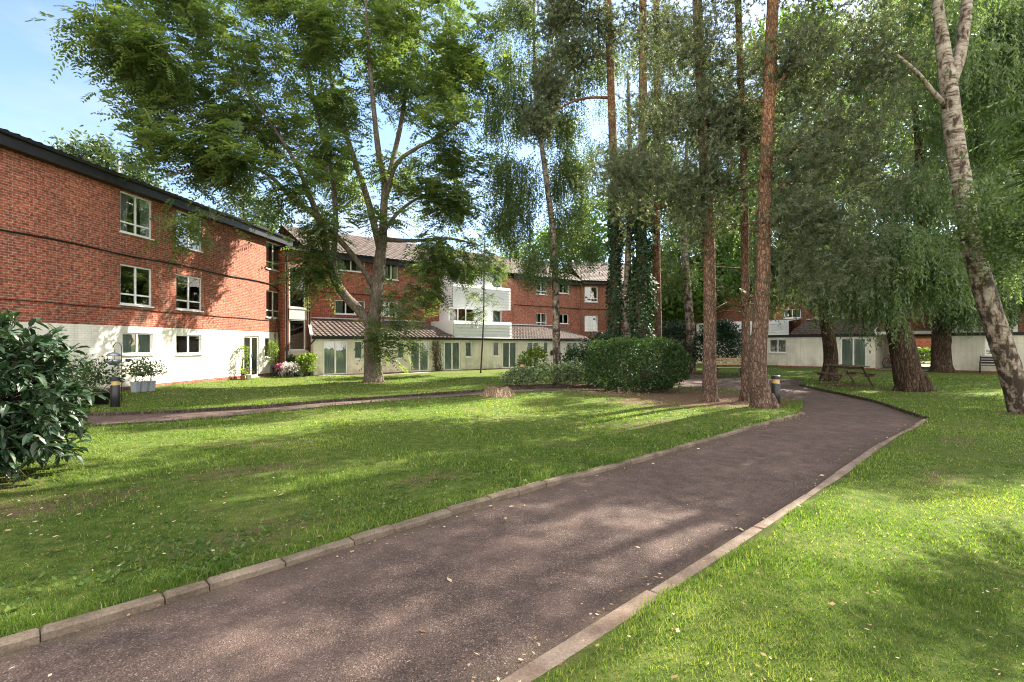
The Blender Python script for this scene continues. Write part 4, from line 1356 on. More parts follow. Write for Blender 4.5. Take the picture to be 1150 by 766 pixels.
t.limb([at(371, 300, 22), at(375, 280, 22.2), at(377, 255, 22.5), at(376, 225, 22.8), at(370, 180, 23), at(352, 110, 23.2), at(340, 40, 23.4), at(330, -40, 23.6)], [.12, .13, .12, .11, .10, .08, .06, .03], 8)
t.limb([at(419, 322, 23), at(410, 306, 22.6), at(397, 288, 22.2), at(380, 268, 21.6), at(358, 245, 21), at(328, 222, 20), at(294, 192, 19), at(240, 188, 17.8), at(178, 200, 16.6)], [.14, .13, .13, .12, .11, .09, .07, .05, .02], 8)
t.limb([at(428, 285, 23), at(415, 232, 23.3), at(400, 185, 23.6), at(385, 140, 24), at(372, 90, 24.4), at(366, 30, 24.6), at(360, -60, 24.8)], [.17, .15, .13, .11, .10, .08, .03], 9)
t.limb([at(430, 266, 23), at(431, 235, 23), at(432, 205, 23), at(425, 170, 22.6), at(420, 125, 22), at(415, 70, 21.4), at(410, -10, 21)], [.19, .17, .15, .13, .10, .08, .03], 9)
t.limb([at(432, 215, 23), at(441, 180, 23.5), at(450, 140, 24), at(458, 90, 24.6), at(470, 30, 25), at(480, -60, 25.4)], [.13, .12, .11, .09, .07, .03], 8)
t.limb([at(434, 222, 23), at(445, 185, 22.6), at(465, 168, 22.2), at(495, 152, 21.8), at(525, 130, 21.4)], [.10, .09, .08, .06, .02], 7)
t.limb([at(430, 268, 23), at(445, 270, 23), at(471, 270, 23.2), at(505, 268, 23.6), at(540, 276, 24)], [.12, .10, .08, .06, .02], 8)
t.limb([at(430, 262, 23), at(450, 236, 23.6), at(480, 220, 24.4), at(515, 232, 25)], [.09, .08, .05, .02], 7)
LOBES = [
    (at(172, 72, 17.5), (1.4, 1.8, 1.1), 20), (at(140, 58, 17), (.9, 1.3, .5), 8), (at(190, 95, 18), (2.0, 2.2, 2.0), 34), (at(215, 175, 17.5), (1.6, 1.6, .9), 16),
    (at(240, 40, 19), (2.6, 2.8, 2.2), 28), (at(290, 110, 20), (2.6, 2.8, 2.3), 26), (at(216, 256, 17), (.6, .7, .5), 4), (at(252, 230, 17.5), (.9, .8, .3), 4),
    (at(320, 40, 22), (2.8, 3, 2.3), 26), (at(300, 200, 19), (1.8, 1.8, 1.0), 10), (at(400, 60, 23), (3.0, 3.2, 2.6), 50), (at(350, 130, 22), (2.0, 2.6, 2.0), 24),
    (at(470, 60, 23.5), (2.4, 3, 2.6), 40), (at(500, 130, 22.5), (1.4, 2.0, 1.5), 20), (at(470, 200, 23), (2.0, 2, 1.3), 18), (at(505, 225, 23.5), (1.5, 1.4, .9), 16),
    (at(490, 285, 23.5), (1.4, 1.2, .8), 10), (at(535, 285, 24), (1.2, 1, .9), 10), (at(455, 340, 22.6), (1.2, .9, 1.0), 7), (at(440, 385, 22.3), (1.0, .7, .55), 6), (at(475, 320, 23), (1.0, .8, .9), 7),
    (at(345, 300, 21.5), (.9, .9, .6), 8), (at(350, 255, 21), (1.0, 1.0, .8), 12), (at(500, 60, 27), (2.4, 2, 2.6), 16), (at(300, -50, 21), (4, 3.5, 1.6), 9), (at(430, -60, 23), (4, 3.5, 1.8), 20), (at(525, 60, 23.5), (1.2, 1.6, 2.0), 20), (at(520, 180, 23.5), (1.0, 1.3, 1.2), 14), (at(420, 240, 21.5), (1.2, .9, .5), 6), (at(260, 170, 18), (1.6, 1.4, .8), 14), ((-9.4, 25.8, 10.6), (1.1, 1.1, .8), 9), ((-8.3, 25.4, 9.0), (1.0, 1.0, .6), 7), ((-8.8, 24.6, 13.0), (1.2, 1.2, .9), 9), (at(180, 10, 18), (1.7, 2, 1.4), 20), (at(385, 180, 21), (1.6, 1.4, 1.2), 10)]
t.grow(blob_points(LOBES, rng), up=.06, bend=.08, tail=.55)
A, D = t.A(12800, .34, .55)
q, ti = fol_pinnate(A, D, (.5, .9), 7, .185, .036)
t.done(q, 'ailanthus', ti)

# ---- sapling of the same kind
t = Tree('sapling', 'slim young tree on a thin straight stem before the white boarded bay', (-1.86, 33.4 - 3.0), 'bark_dark', None)
yb = float(t.base[1])
t.limb([tuple(t.base), at(543, 360, yb), at(543.5, 300, yb), at(544, 262, yb)], [.05, .045, .035, .02], 7)
t.grow(blob_points([(at(545, 300, yb), (1.3, 1.2, .9), 22), (at(560, 275, yb), (1.5, 1.2, .8), 18), (at(542, 335, yb), (.8, .7, .4), 7), (at(535, 352, yb), (.6, .5, .3), 5)], rng), tail=.5)
A, D = t.A(520, .2)
q, ti = fol_pinnate(A, D); t.done(q, 'ailanthus', ti)

# ---- birches
def birch(label, base, line, rad, lobes, n, bark='birch', L=(.5, 1.3), group='silver birches', extra=(), leaf=(.06, .09)):
    t = Tree('birch_tree', label, base, bark, group)
    t.limb([tuple(t.base - np.array([0, 0, .1]))] + line, rad, 12, .3, .03)
    for p, r in extra:
        t.limb(p, r, 8, .3, .03)
    t.grow(blob_points(lobes, rng), up=.16, bend=.07, tail=.5)
    A, D = t.A(int(n * 2.2), .24)
    q, ti = fol_hang(A, D, L, .065, leaf)
    return t.done(q, 'birchleaf', ti)
birch('slender birch with hanging twigs rising from the low shrub bed', (2.25, 25.0), [at(625, 390, 25), at(624, 330, 25), at(621, 262, 25), at(612, 190, 25), at(603, 120, 25), at(600, 40, 25), at(600, -80, 25)], [.23, .19, .17, .15, .13, .10, .07, .03],
      [(at(590, 40, 25), (1.9, 1.8, 1.9), 40), (at(570, 120, 25), (1.3, 1.5, 1.6), 30), (at(625, 120, 25.5), (1.5, 1.6, 1.6), 30), (at(580, 200, 25), (1.5, 1.5, 1.4), 34), (at(640, 195, 25), (1.3, 1.4, 1.3), 26), (at(575, 250, 25), (1.2, 1.2, .9), 20), (at(640, 255, 25), (1.1, 1.2, 1.0), 16), (at(605, -80, 25), (2.2, 2, 2.4), 30), (at(660, 60, 25.5), (1.2, 1.3, 1.4), 16), (at(610, 290, 25), (1.4, 1.2, .6), 14)], 3600, leaf=(.07, .105))
birch('pale birch trunk showing between the two ivy trunks', (6.1, 27.2), [at(704, 350, 27.2), at(705, 300, 27.2), at(708, 200, 27.2), at(705, 80, 27.2)], [.22, .2, .18, .15, .06],
      [(at(680, 190, 28), (2, 2, 2.4), 34), (at(715, 90, 28), (2.4, 2, 2.4), 34), (at(655, 270, 28), (1.2, 1.5, 1.2), 16)], 1000)
birch('birch trunk standing behind the clipped hedge beside the bench', (9.9, 28.4), [at(776, 380, 28.4), at(773, 340, 28.4), at(768, 260, 28.4), at(772, 150, 28.4)], [.28, .25, .22, .18, .07],
      [(at(760, 220, 28.4), (2.2, 2.2, 2), 40), (at(790, 120, 28.4), (2.4, 2.2, 2.6), 40), (at(750, 300, 28.4), (1.6, 1.6, .9), 20)], 1500)
birch('big leaning silver birch with peeling black and white bark beside the right lawn', (11.85, 11.8),
      [at(1143, 440, 11.8), at(1131, 405, 11.8), at(1113, 350, 11.8), at(1098, 300, 11.8), at(1087, 250, 11.8), at(1079, 200, 11.8), at(1071, 150, 11.8), at(1066, 100, 11.8), at(1058, 45, 11.8), at(1050, -20, 11.7), at(1040, -120, 11.6), at(1035, -240, 11.6)],
      [.29, .25, .225, .21, .205, .20, .19, .185, .17, .13, .09, .05, .03],
      [(at(1120, 230, 10.6), (.8, .8, .5), 14), (at(1135, 260, 10.6), (.7, .7, .4), 10), (at(1060, -190, 12.6), (2.0, 1.6, 1.6), 22), (at(1130, -160, 13.5), (2.0, 1.6, 1.6), 18)], 800, L=(.3, .9),
      extra=[([at(1067, 95, 11.8), at(1076, 70, 11.9), at(1083, 30, 12), at(1090, -40, 12.2), at(1100, -120, 12.5)], [.13, .13, .12, .10, .05]),
             ([at(1062, 120, 11.8), at(1045, 100, 11.6), at(1030, 82, 11.4), at(1008, 62, 11.2)], [.07, .05, .045, .02])])

# ---- pines
def pine(label, base, line, rad, lobes, n, extra=(), ivy=None, needle=(.08, .13), width=.0075, group='pines'):
    t = Tree('pine_tree', label, base, 'bark_pine', group)
    t.limb([tuple(t.base - np.array([0, 0, .1]))] + line, rad, 13, .3, .035)
    t.flare(rad[0] * .92, .35, n=6)
    for p, r in extra:
        t.limb(p, r, 7, .25, .03)
    ln = np.array(line) - t.base
    for k in range(13):                       # broken stubs and thin dead boughs on the bare lower trunk
        z = random.uniform(2.2, 8.5); a = random.uniform(0, 6.28)
        x0, y0 = np.interp(z, ln[:, 2], ln[:, 0]), np.interp(z, ln[:, 2], ln[:, 1])
        rr = float(np.interp(z, ln[:, 2], rad[1:])); L = random.choice((.18, .25, .35, .9, 1.5))
        c, s_ = math.cos(a), math.sin(a)
        t.m.tube([(x0 + c * rr * .7, y0 + s_ * rr * .7, z), (x0 + c * (rr + L * .5), y0 + s_ * (rr + L * .5), z + .05 * L + .03), (x0 + c * (rr + L), y0 + s_ * (rr + L), z - .12 * L * random.random())], [.026, .017, .006], 5)
    t.grow(blob_points(lobes, rng, .15), up=.02, bend=.13, tail=.6, avoid_top=False, r_per=.013)
    A, D = t.A(int(n * 2.2), .33, .35)
    q, ti = fol_needles(A, D, 16, needle, width * 1.3)
    root = t.done(q, 'pineleaf', ti)
    if ivy:
        z0, z1, r0, r1, axis_pts, cnt = ivy
        ap = np.array(axis_pts) - t.base
        zz = z0 + (z1 - z0) * rng.random(cnt) ** .9
        cx = np.interp(zz, ap[:, 2], ap[:, 0]); cy = np.interp(zz, ap[:, 2], ap[:, 1])
        a = rng.random(cnt) * 2 * math.pi
        lump = 1 + .22 * np.sin(zz * 2.3 + a * 2) + .12 * np.sin(zz * 6.1 - a * 3)
        rr = (r0 + (r1 - r0) * (zz - z0) / (z1 - z0)) * lump * rng.uniform(.72, 1.08, cnt)
        P = np.stack([cx + np.cos(a) * rr, cy + np.sin(a) * rr, zz], 1)
        out = np.stack([np.cos(a), np.sin(a), np.zeros(cnt)], 1)
        u = unit(out * .45 + np.array([0, 0, -.75]) + rdir(cnt) * .5)
        s = rng.uniform(.09, .15, cnt)
        W = unit(np.cross(u, out + rdir(cnt) * .3)) * (s * .42)[:, None]
        poly_mesh('ivy', leaves(P, u * s[:, None], W), 'ivy', root)
    return root

pine('near pine with straight orange trunk, standing beside the clipped hedge', (5.64, 14.6), [at(797, 410, 14.6), at(797, 330, 14.6), at(795, 250, 14.6), at(791, 170, 14.6), at(787, 90, 14.6), at(783, 0, 14.6), at(780, -150, 14.6), at(778, -320, 14.6)],
     [.235, .185, .17, .16, .15, .14, .13, .11, .05],
     [(at(760, 130, 14.6), (1.6, 1.5, .9), 34), (at(735, 200, 14.2), (1.3, 1.4, .7), 26), (at(790, 190, 14), (1.1, 1.2, .7), 22), (at(700, 190, 14.6), (.7, 1, .5), 10), (at(815, 120, 14.6), (1.2, 1.2, 1.0), 24), (at(790, 60, 14.3), (1.4, 1.4, .6), 16), (at(745, 60, 14.8), (1.3, 1.3, .9), 16), (at(770, 250, 14.6), (1.0, 1.2, .8), 12), (at(820, 210, 14.4), (.9, 1.0, .9), 12), (at(780, -200, 15), (3, 3, 1.6), 46), (at(830, -320, 15), (2.4, 2.6, 1.3), 28), ((5.6, 14.4, 11.9), (1.8, 1.6, 1.0), 30)], 4700)
pine('thinnest near pine, leaning slightly, second trunk from the bollard', (6.75, 14.8), [at(838, 400, 14.8), at(837, 330, 14.8), at(836, 220, 14.8), at(833, 120, 14.8), at(829, 0, 14.8), at(825, -150, 14.8), at(822, -280, 14.8)],
     [.15, .12, .11, .105, .10, .09, .07, .03],
     [(at(830, 150, 15), (1.3, 1.2, .8), 26), (at(850, 70, 15), (1.2, 1.2, .6), 14), (at(840, -220, 15.4), (2.2, 2.2, 1.4), 40), (at(800, 250, 15.2), (.8, .8, .5), 8)], 1700)
pine('thickest near pine with reddish bark right beside the black bollard', (6.45, 13.1), [at(851, 420, 13.1), at(855, 350, 13.1), at(858, 280, 13.1), at(860, 200, 13.1), at(864, 100, 13.1), at(868, 0, 13.1), at(872, -160, 13.1), at(876, -340, 13.1)],
     [.31, .215, .185, .17, .16, .15, .14, .11, .05],
     [(at(935, 60, 13.0), (1.5, 1.4, 1.2), 44), (at(960, 130, 12.6), (1.1, 1.3, .9), 34), (at(925, 180, 12.6), (1.2, 1.3, .8), 34), (at(950, 240, 12.6), (.95, 1.1, .7), 28), (at(905, 250, 12.8), (.9, 1.0, .6), 20), (at(910, 310, 12.8), (.8, .9, .45), 14), (at(960, 300, 12.8), (.5, .7, .4), 10), (at(985, 60, 13), (.8, 1, .8), 16), (at(900, 120, 13), (.7, 1, .5), 12), (at(950, -30, 13), (1.6, 1.6, 1.0), 22), (at(890, -260, 14), (3, 3, 1.8), 50), ((7.2, 13.4, 11.6), (1.9, 1.7, 1.0), 34), ((8.6, 14.6, 12.9), (1.8, 1.6, 1.1), 28), ((8.9, 11.9, 10.9), (1.5, 1.3, .9), 20), (at(985, 190, 12.6), (.8, 1, .8), 14), (at(890, 60, 13), (1.0, 1, .9), 14)], 5700,
     extra=[([at(861, 195, 13.1), at(885, 172, 13.1), at(905, 160, 13), at(925, 145, 12.8)], [.05, .045, .035, .015]), ([at(857, 262, 13.1), at(872, 248, 13), at(892, 244, 12.9), at(915, 250, 12.7)], [.045, .035, .03, .012]),
            ([at(862, 120, 13.1), at(885, 80, 13), at(915, 58, 13), at(945, 45, 13)], [.06, .05, .04, .015]), ([at(857, 232, 13.1), at(880, 205, 13), at(905, 205, 12.9)], [.04, .03, .012])])
pine('tall orange pine trunk wrapped in narrow ivy, nearest the brick wings', (4.6, 23.0), [at(690, 350, 23), at(691, 280, 23), at(690, 210, 23), at(687, 120, 23), at(683, 0, 23), at(680, -120, 23), at(678, -190, 23)],
     [.26, .22, .20, .19, .18, .16, .13, .05],
     [(at(640, 60, 22.6), (1.7, 1.6, .7), 34), (at(620, 90, 22.6), (1.0, 1.2, .7), 20), (at(640, 12, 22.6), (1.9, 1.8, .7), 34), (at(606, 135, 22.4), (.5, .8, .9), 12), (at(700, 30, 23), (1.4, 1.6, .8), 16), (at(670, -110, 23), (3, 2.6, 1.6), 44)], 3200,
     extra=[([at(686, 62, 23), at(670, 62, 22.8), at(650, 72, 22.7), at(625, 92, 22.6)], [.07, .06, .05, .02]), ([at(688, 110, 23), at(660, 110, 22.8), at(635, 118, 22.6), at(608, 138, 22.4)], [.07, .06, .045, .02]), ([at(684, 10, 23), at(660, 14, 22.8), at(640, 28, 22.6)], [.07, .05, .02])],
     ivy=(.1, 8.6, .36, .26, [at(690, 427, 23), at(691, 280, 23), at(690, 210, 23), at(687, 120, 23)], 4200), needle=(.10, .16), width=.011)
pine('tall pine smothered in a broad column of dark ivy above the clipped hedge', (5.6, 22.0), [at(720, 350, 22), at(720, 280, 22), at(721, 210, 22), at(722, 110, 22), at(722, 0, 22), at(722, -160, 22)],
     [.30, .24, .22, .20, .18, .16, .05],
     [(at(735, 190, 22), (1.2, 1.4, 1.1), 24), (at(700, 230, 21.6), (.9, 1.0, .9), 14), (at(745, 120, 22), (1.2, 1.2, .8), 14), (at(725, -90, 22), (3, 2.6, 1.8), 40), (at(740, 40, 22), (1.5, 1.5, .8), 16)], 2300,
     ivy=(.1, 8.3, .56, .42, [at(720, 432, 22), at(720, 280, 22), at(721, 210, 22), at(722, 110, 22)], 6500), needle=(.10, .16), width=.011)
pine('bare orange pine trunk just behind the broad ivy column', (6.6, 23.2), [at(738, 350, 23.2), at(737, 280, 23.2), at(737, 210, 23.2), at(738, 100, 23.2), at(737, 0, 23.2), at(737, -160, 23.2)],
     [.22, .19, .175, .165, .15, .13, .05],
     [(at(765, 60, 23.4), (1.4, 1.4, .8), 18), (at(760, -80, 23.4), (2.6, 2.4, 1.6), 34), (at(770, 210, 23.4), (1.2, 1.2, 1.2), 20)], 1600, needle=(.10, .16), width=.011)

# ---- weeping trees on the right
def weeping(label, base, limbs, lobes, n, L=(.7, 2.0), size=(.085, .13), group='weeping trees', wr=.15, flare=.4, mat='weepleaf', step=.06):
    t = Tree('weeping_tree', label, base, 'bark_willow', group)
    for p, r in limbs:
        t.limb(p, r, 14, .3, .045)
    t.flare(flare, .6)
    t.grow(blob_points(lobes, rng), up=.22, bend=.1, tail=.5)
    A, D = t.A(int(n * 2.0), .2, .6)
    q, ti = fol_hang(A, D, (L[0] * .6, L[1] * .78), step, (size[0] * 1.25, size[1] * 1.3), wr * 1.15, .45, .07, 1.2)
    return t.done(q, mat, ti)
weeping('weeping tree with a slim dark trunk behind the picnic table', (13.75, 22.2), [([(13.75, 22.2, -.1), at(933, 400, 22.2), at(930, 375, 22.2), at(926, 350, 22.2)], [.34, .27, .25, .24]),
    ([at(927, 355, 22.2), at(935, 345, 22.3), at(945, 325, 22.4), at(955, 290, 22.4)], [.18, .16, .13, .05]), ([at(926, 352, 22.2), at(915, 325, 22), at(900, 295, 21.8)], [.2, .15, .06]), ([at(926, 350, 22.2), at(922, 290, 22.2), at(925, 220, 22.2), at(930, 120, 22.4)], [.2, .17, .12, .05])],
    [(at(895, 275, 21.8), (1.5, 1.6, 1.0), 44), (at(880, 240, 22.4), (1.3, 1.6, 1.2), 30), (at(930, 270, 21.6), (1.4, 1.4, 1.0), 36), (at(925, 210, 22.2), (1.8, 1.8, 1.6), 40), (at(900, 130, 23), (2.2, 2, 2), 34), (at(868, 290, 22.5), (.7, .8, .6), 12), (at(955, 320, 22.6), (1.2, 1.2, .5), 18), (at(890, 325, 22.2), (1.2, 1.2, .45), 18)], 3300, L=(.5, 1.5), flare=.3)
weeping('weeping tree with the thick furrowed trunk leaning left on the right lawn', (13.95, 17.8), [([(13.95, 17.8, -.1), at(1019, 420, 17.8), at(1014, 390, 17.8), at(1007, 362, 17.8)], [.50, .42, .38, .38]),
    ([at(1005, 366, 17.8), at(996, 335, 17.7), at(985, 300, 17.5), at(975, 265, 17.4)], [.26, .22, .15, .06]), ([at(1009, 366, 17.8), at(1018, 335, 17.9), at(1030, 300, 18), at(1035, 240, 18.2), at(1030, 150, 18.4), at(1020, 60, 18.6)], [.28, .24, .18, .15, .10, .04])],
    [(at(985, 280, 17.3), (1.2, 1.3, .9), 44), (at(960, 310, 17.2), (.9, 1.0, .6), 24), (at(1025, 290, 17.4), (1.1, 1.2, .7), 34), (at(1050, 312, 17.6), (.9, .9, .6), 24), (at(985, 330, 17.2), (.8, .8, .4), 14), (at(1010, 230, 17.8), (1.5, 1.5, 1.2), 40), (at(1040, 200, 18.4), (1.5, 1.5, 1.3), 34), (at(1030, 110, 18.6), (1.8, 1.8, 1.6), 34), (at(1030, 10, 18.8), (2.2, 2, 1.8), 36), ((15.6, 16.6, 10.8), (2.0, 1.6, 1.6), 40), ((16.0, 15.6, 8.2), (1.2, 1.2, 1.2), 16), ((13.4, 15.4, 11.6), (2.2, 1.7, 1.6), 40), ((16.5, 17.0, 12.6), (1.8, 1.6, 1.4), 24), ((11.9, 14.2, 9.6), (1.3, 1.1, .9), 18)], 4600, L=(.5, 1.6), flare=.46)
weeping('weeping tree with straight wide trunk nearest the passage opening', (24.6, 29.3), [([(24.6, 29.3, -.1), at(1057, 395, 29.3), at(1058, 370, 29.3), at(1060, 345, 29.3)], [.55, .46, .44, .46]),
    ([at(1058, 350, 29.3), at(1045, 300, 29.3), at(1035, 230, 29.3)], [.3, .22, .08]), ([at(1061, 350, 29.3), at(1078, 300, 29.3), at(1090, 220, 29.3), at(1095, 100, 29.3)], [.32, .26, .2, .08])],
    [(at(1060, 290, 29), (3.4, 2.4, 1.6), 50), (at(1095, 325, 28), (2.6, 1.6, .8), 34), (at(1135, 320, 27.5), (1.4, 1.4, .9), 20), (at(1100, 290, 28.6), (2.4, 2, 1.8), 40), (at(1085, 190, 29), (3.4, 2.6, 2.6), 50), (at(1100, 90, 29), (3.4, 2.6, 3), 50), (at(1135, 230, 28), (2, 2, 2.4), 36)], 3200, L=(.8, 2.6), size=(.12, .2), flare=.48, step=.1)
weeping('tall weeping tree with long hanging curtains of leaves beyond the leaning birch', (22.5, 20.5), [([(22.5, 20.5, -.1), at(1198, 300, 20.5), at(1180, 200, 20.3), at(1150, 110, 20), at(1120, 30, 19.5)], [.5, .42, .36, .25, .08]), ([at(1190, 250, 20.4), at(1160, 200, 20), at(1125, 180, 19.6)], [.2, .15, .05])],
    [(at(1125, 60, 19), (1.8, 1.8, 1.4), 50), (at(1100, 20, 19), (1.6, 1.6, 1.4), 40), (at(1140, 150, 18.6), (1.2, 1.4, 1.0), 30), (at(1135, 250, 18.6), (1.0, 1.2, 1.0), 24), (at(1180, 40, 19.5), (2, 2, 2), 30)], 2300, L=(.8, 2.6), size=(.09, .14), flare=.42, step=.07)

# ---- feathery tree just outside the right edge whose boughs reach into the picture
t = Tree('overhanging_tree', 'long leaved boughs reaching in from the right edge beside the leaning birch', (8.6, 6.3), 'bark_dark', None)
t.limb([(8.6, 6.3, -.1), (8.5, 6.3, 2.0), (8.2, 6.25, 4.0), (8.0, 6.2, 5.0)], [.17, .15, .10, .03], 9)
t.limb([(8.4, 6.3, 2.9), (7.6, 6.2, 3.6), (6.9, 6.1, 4.2), (6.3, 6.0, 4.55)], [.07, .05, .03, .012], 6)
t.limb([(8.5, 6.3, 2.4), (7.4, 6.1, 3.2), (6.7, 6.0, 3.6)], [.06, .04, .012], 6)
t.grow(blob_points([((6.5, 6.0, 4.25), (.45, .4, .35), 14), ((6.9, 6.0, 3.7), (.5, .4, .3), 12)], rng), tail=.5)
A, D = t.A(110, .10)
q, ti = fol_pinnate(A, unit(D + np.array([-.8, -.1, .1])), (.5, .85), 11, .20, .013)
t.done(q, 'bough', ti)

# ---- background trees
def broad(name, label, base, height, lobes, n, mat='broadleaf', size=(.16, .28), group='trees beyond the buildings', r0=.3, bark='bark_dark', spread=.35, droop=.2):
    t = Tree(name, label, base, bark, group)
    b = t.base
    t.limb([tuple(b), (b[0] + .2, b[1], height * .4), (b[0], b[1] + .2, height * .75), (b[0] + .1, b[1], height * .95)], [r0, r0 * .8, r0 * .5, .04], 9, .6)
    t.grow(blob_points(lobes, rng), up=.1, bend=.1, tail=.5)
    A, D = t.A(int(n * 1.6), spread * 1.3)
    q, ti = fol_scatter(A, D, (size[0] * 1.3, size[1] * 1.3), .46, droop, spread)
    return t.done(q, mat, ti)
broad('broadleaf_tree', 'bright green tree in the gap right of the broad ivy column', (15.0, 44), 9, [(at(770, 330, 43), (3.2, 3, 2.6), 60), (at(745, 300, 43), (2.4, 2.4, 2), 30), (at(735, 335, 42), (1.8, 1.6, 1.4), 30), (at(800, 270, 43), (3.4, 3, 2.6), 50)], 8000)
broad('broadleaf_tree', 'yellow green tree seen between the near pine trunks', (19.0, 46), 13, [(at(820, 300, 45), (3.4, 3, 3), 60), (at(820, 220, 45), (3.6, 3, 3), 60), (at(850, 150, 45), (3.4, 3, 3), 40)], 9000)
broad('broadleaf_tree', 'leafy tree standing before the left end of the right wing', (16.6, 34.5), 8, [(at(850, 310, 34), (2.0, 1.6, 1.5), 50), (at(885, 315, 33.5), (1.8, 1.4, 1.0), 40), (at(838, 250, 35), (2.0, 1.6, 1.8), 30), (at(905, 300, 34), (1.4, 1.2, 1.0), 20)], 5200, size=(.12, .22), group='trees beyond the path junction')
broad('broadleaf_tree', 'spreading tree beyond the roof of the right hand wing', (30, 44), 15, [(at(900, 200, 45), (5, 3, 4), 70), (at(960, 120, 45), (5, 3, 4), 70), (at(900, 60, 45), (5, 3, 4), 60)], 9000, size=(.2, .34))
broad('broadleaf_tree', 'tall tree rising beyond the right wing above the passage', (38, 42), 16, [(at(1030, 180, 43), (5, 3, 4), 60), (at(1100, 120, 43), (5, 3, 4), 60), (at(1040, 60, 43), (5, 3, 4), 60), (at(1140, 230, 43), (3, 3, 3), 40), (at(1130, 40, 43), (5, 3, 4), 50)], 9000, size=(.2, .34))
broad('broadleaf_tree', 'small rounded tree top over the roof beside the slender birch', (3.5, 58), 9.5, [(at(625, 275, 58), (3, 2.5, 1.8), 40), (at(590, 290, 58), (2.4, 2.2, 1.2), 20), (at(660, 285, 58), (2.6, 2.2, 1.5), 24)], 3200)
broad('broadleaf_tree', 'light green tree beyond the end block, behind the ivy trunks', (10, 60), 15, [(at(680, 250, 60), (4, 3, 4), 50), (at(730, 200, 60), (4.5, 3, 5), 60), (at(780, 230, 60), (4, 3, 4), 40)], 6000, size=(.22, .36))
def conifer(label, base, h, r, n, group='conifers behind the left wing'):
    t = Tree('conifer_tree', label, base, 'bark_dark', group)
    b = t.base
    t.limb([tuple(b), (b[0], b[1], h * .5), (b[0] + .1, b[1], h)], [.3, .2, .03], 8, .6)
    zz = h * (.35 + .65 * rng.random(150)); rr = r * (1 - (zz / h - .35) / .68) ** .8; a = rng.random(150) * 2 * math.pi
    tg = np.stack([b[0] + np.cos(a) * rr, b[1] + np.sin(a) * rr, zz - .15 * rr], 1)
    t.grow(tg, up=.1, bend=.05, tail=.6, avoid_top=False)
    A, D = t.A(n * 2, .25)
    q, ti = fol_scatter(A, D, (.2, .36), .2, .25, .25)
    return t.done(q, 'fir', ti)
def behind(px, py_top, Y): 
    x, y, z = at(px, py_top, Y); return (x, y), z
for lab, px, py, Y, r in (('conifer top peeping over the left roof, leftmost of the row', 80, 160, 27, 2.2), ('dark conifer top above the roof with the white vent pipe', 115, 160, 28, 2.4), ('feathery conifer top right of the vent pipe', 155, 178, 29, 2.6), ('conifer behind the left roof below the feathery tree', 272, 206, 36, 2.8), ('low conifer crown near the stair tower end of the roof', 300, 226, 39, 2.4)):
    b, z = behind(px, py, Y); conifer(lab, b, z, r, 2600)

# ------------------------------------------------------------------ shrubs
def shrub(name, label, base, lobes, n, mat, size, wr=.36, cat='shrub', group=None, stems=5, droop=.1, shell=.55, stem_mat='bark_dark', hd=None):
    """lobes are given relative to the base; leaves fill the outer shell of each lobe and point outwards."""
    z = gzf(*base)
    T = thing(name, label, cat, (base[0], base[1], z), 0, group)
    m = MB()
    tot = sum(l[2] for l in lobes)
    Q, TI = [], []
    for c, r, w in lobes:
        k = int(n * w / tot)
        d = rdir(k); d[:, 2] = np.where(d[:, 2] < -.5, -d[:, 2], d[:, 2])
        lump = 1 + .10 * np.sin(d[:, 0] * 7 + d[:, 2] * 5) + .08 * np.sin(d[:, 1] * 9 - d[:, 2] * 6)
        rr = (shell + (1 - shell) * rng.random(k)) * lump
        P = np.array(c) + d * rr[:, None] * np.array(r)
        keep = P[:, 2] > .03
        P, d = P[keep], d[keep]
        u = unit(d * .75 + rdir(len(P)) * .8 + np.array([0, 0, -droop]))
        s = rng.uniform(size[0], size[1], len(P))
        Q.append(leaves(P, u * s[:, None], side_of(u, unit(rdir(len(P)) * .6 + np.array([0, 0, 1.0]))) * (s * wr)[:, None]))
        TI.append(np.clip(rng.normal(.45, .22, len(P)), 0, 1))
        for _ in range(stems):
            e = np.array(c) + rdir(1)[0] * np.array(r) * .6
            e[2] = max(e[2], .15)
            m.tube([(random.uniform(-.1, .1), random.uniform(-.1, .1), -.03), tuple(e * np.array([.4, .4, .5])), tuple(e)], [.018, .012, .005], 5, cap=False)
    m.build('stem', stem_mat, T)
    poly_mesh('leaves', np.concatenate(Q), mat, T, np.concatenate(TI))
    return T

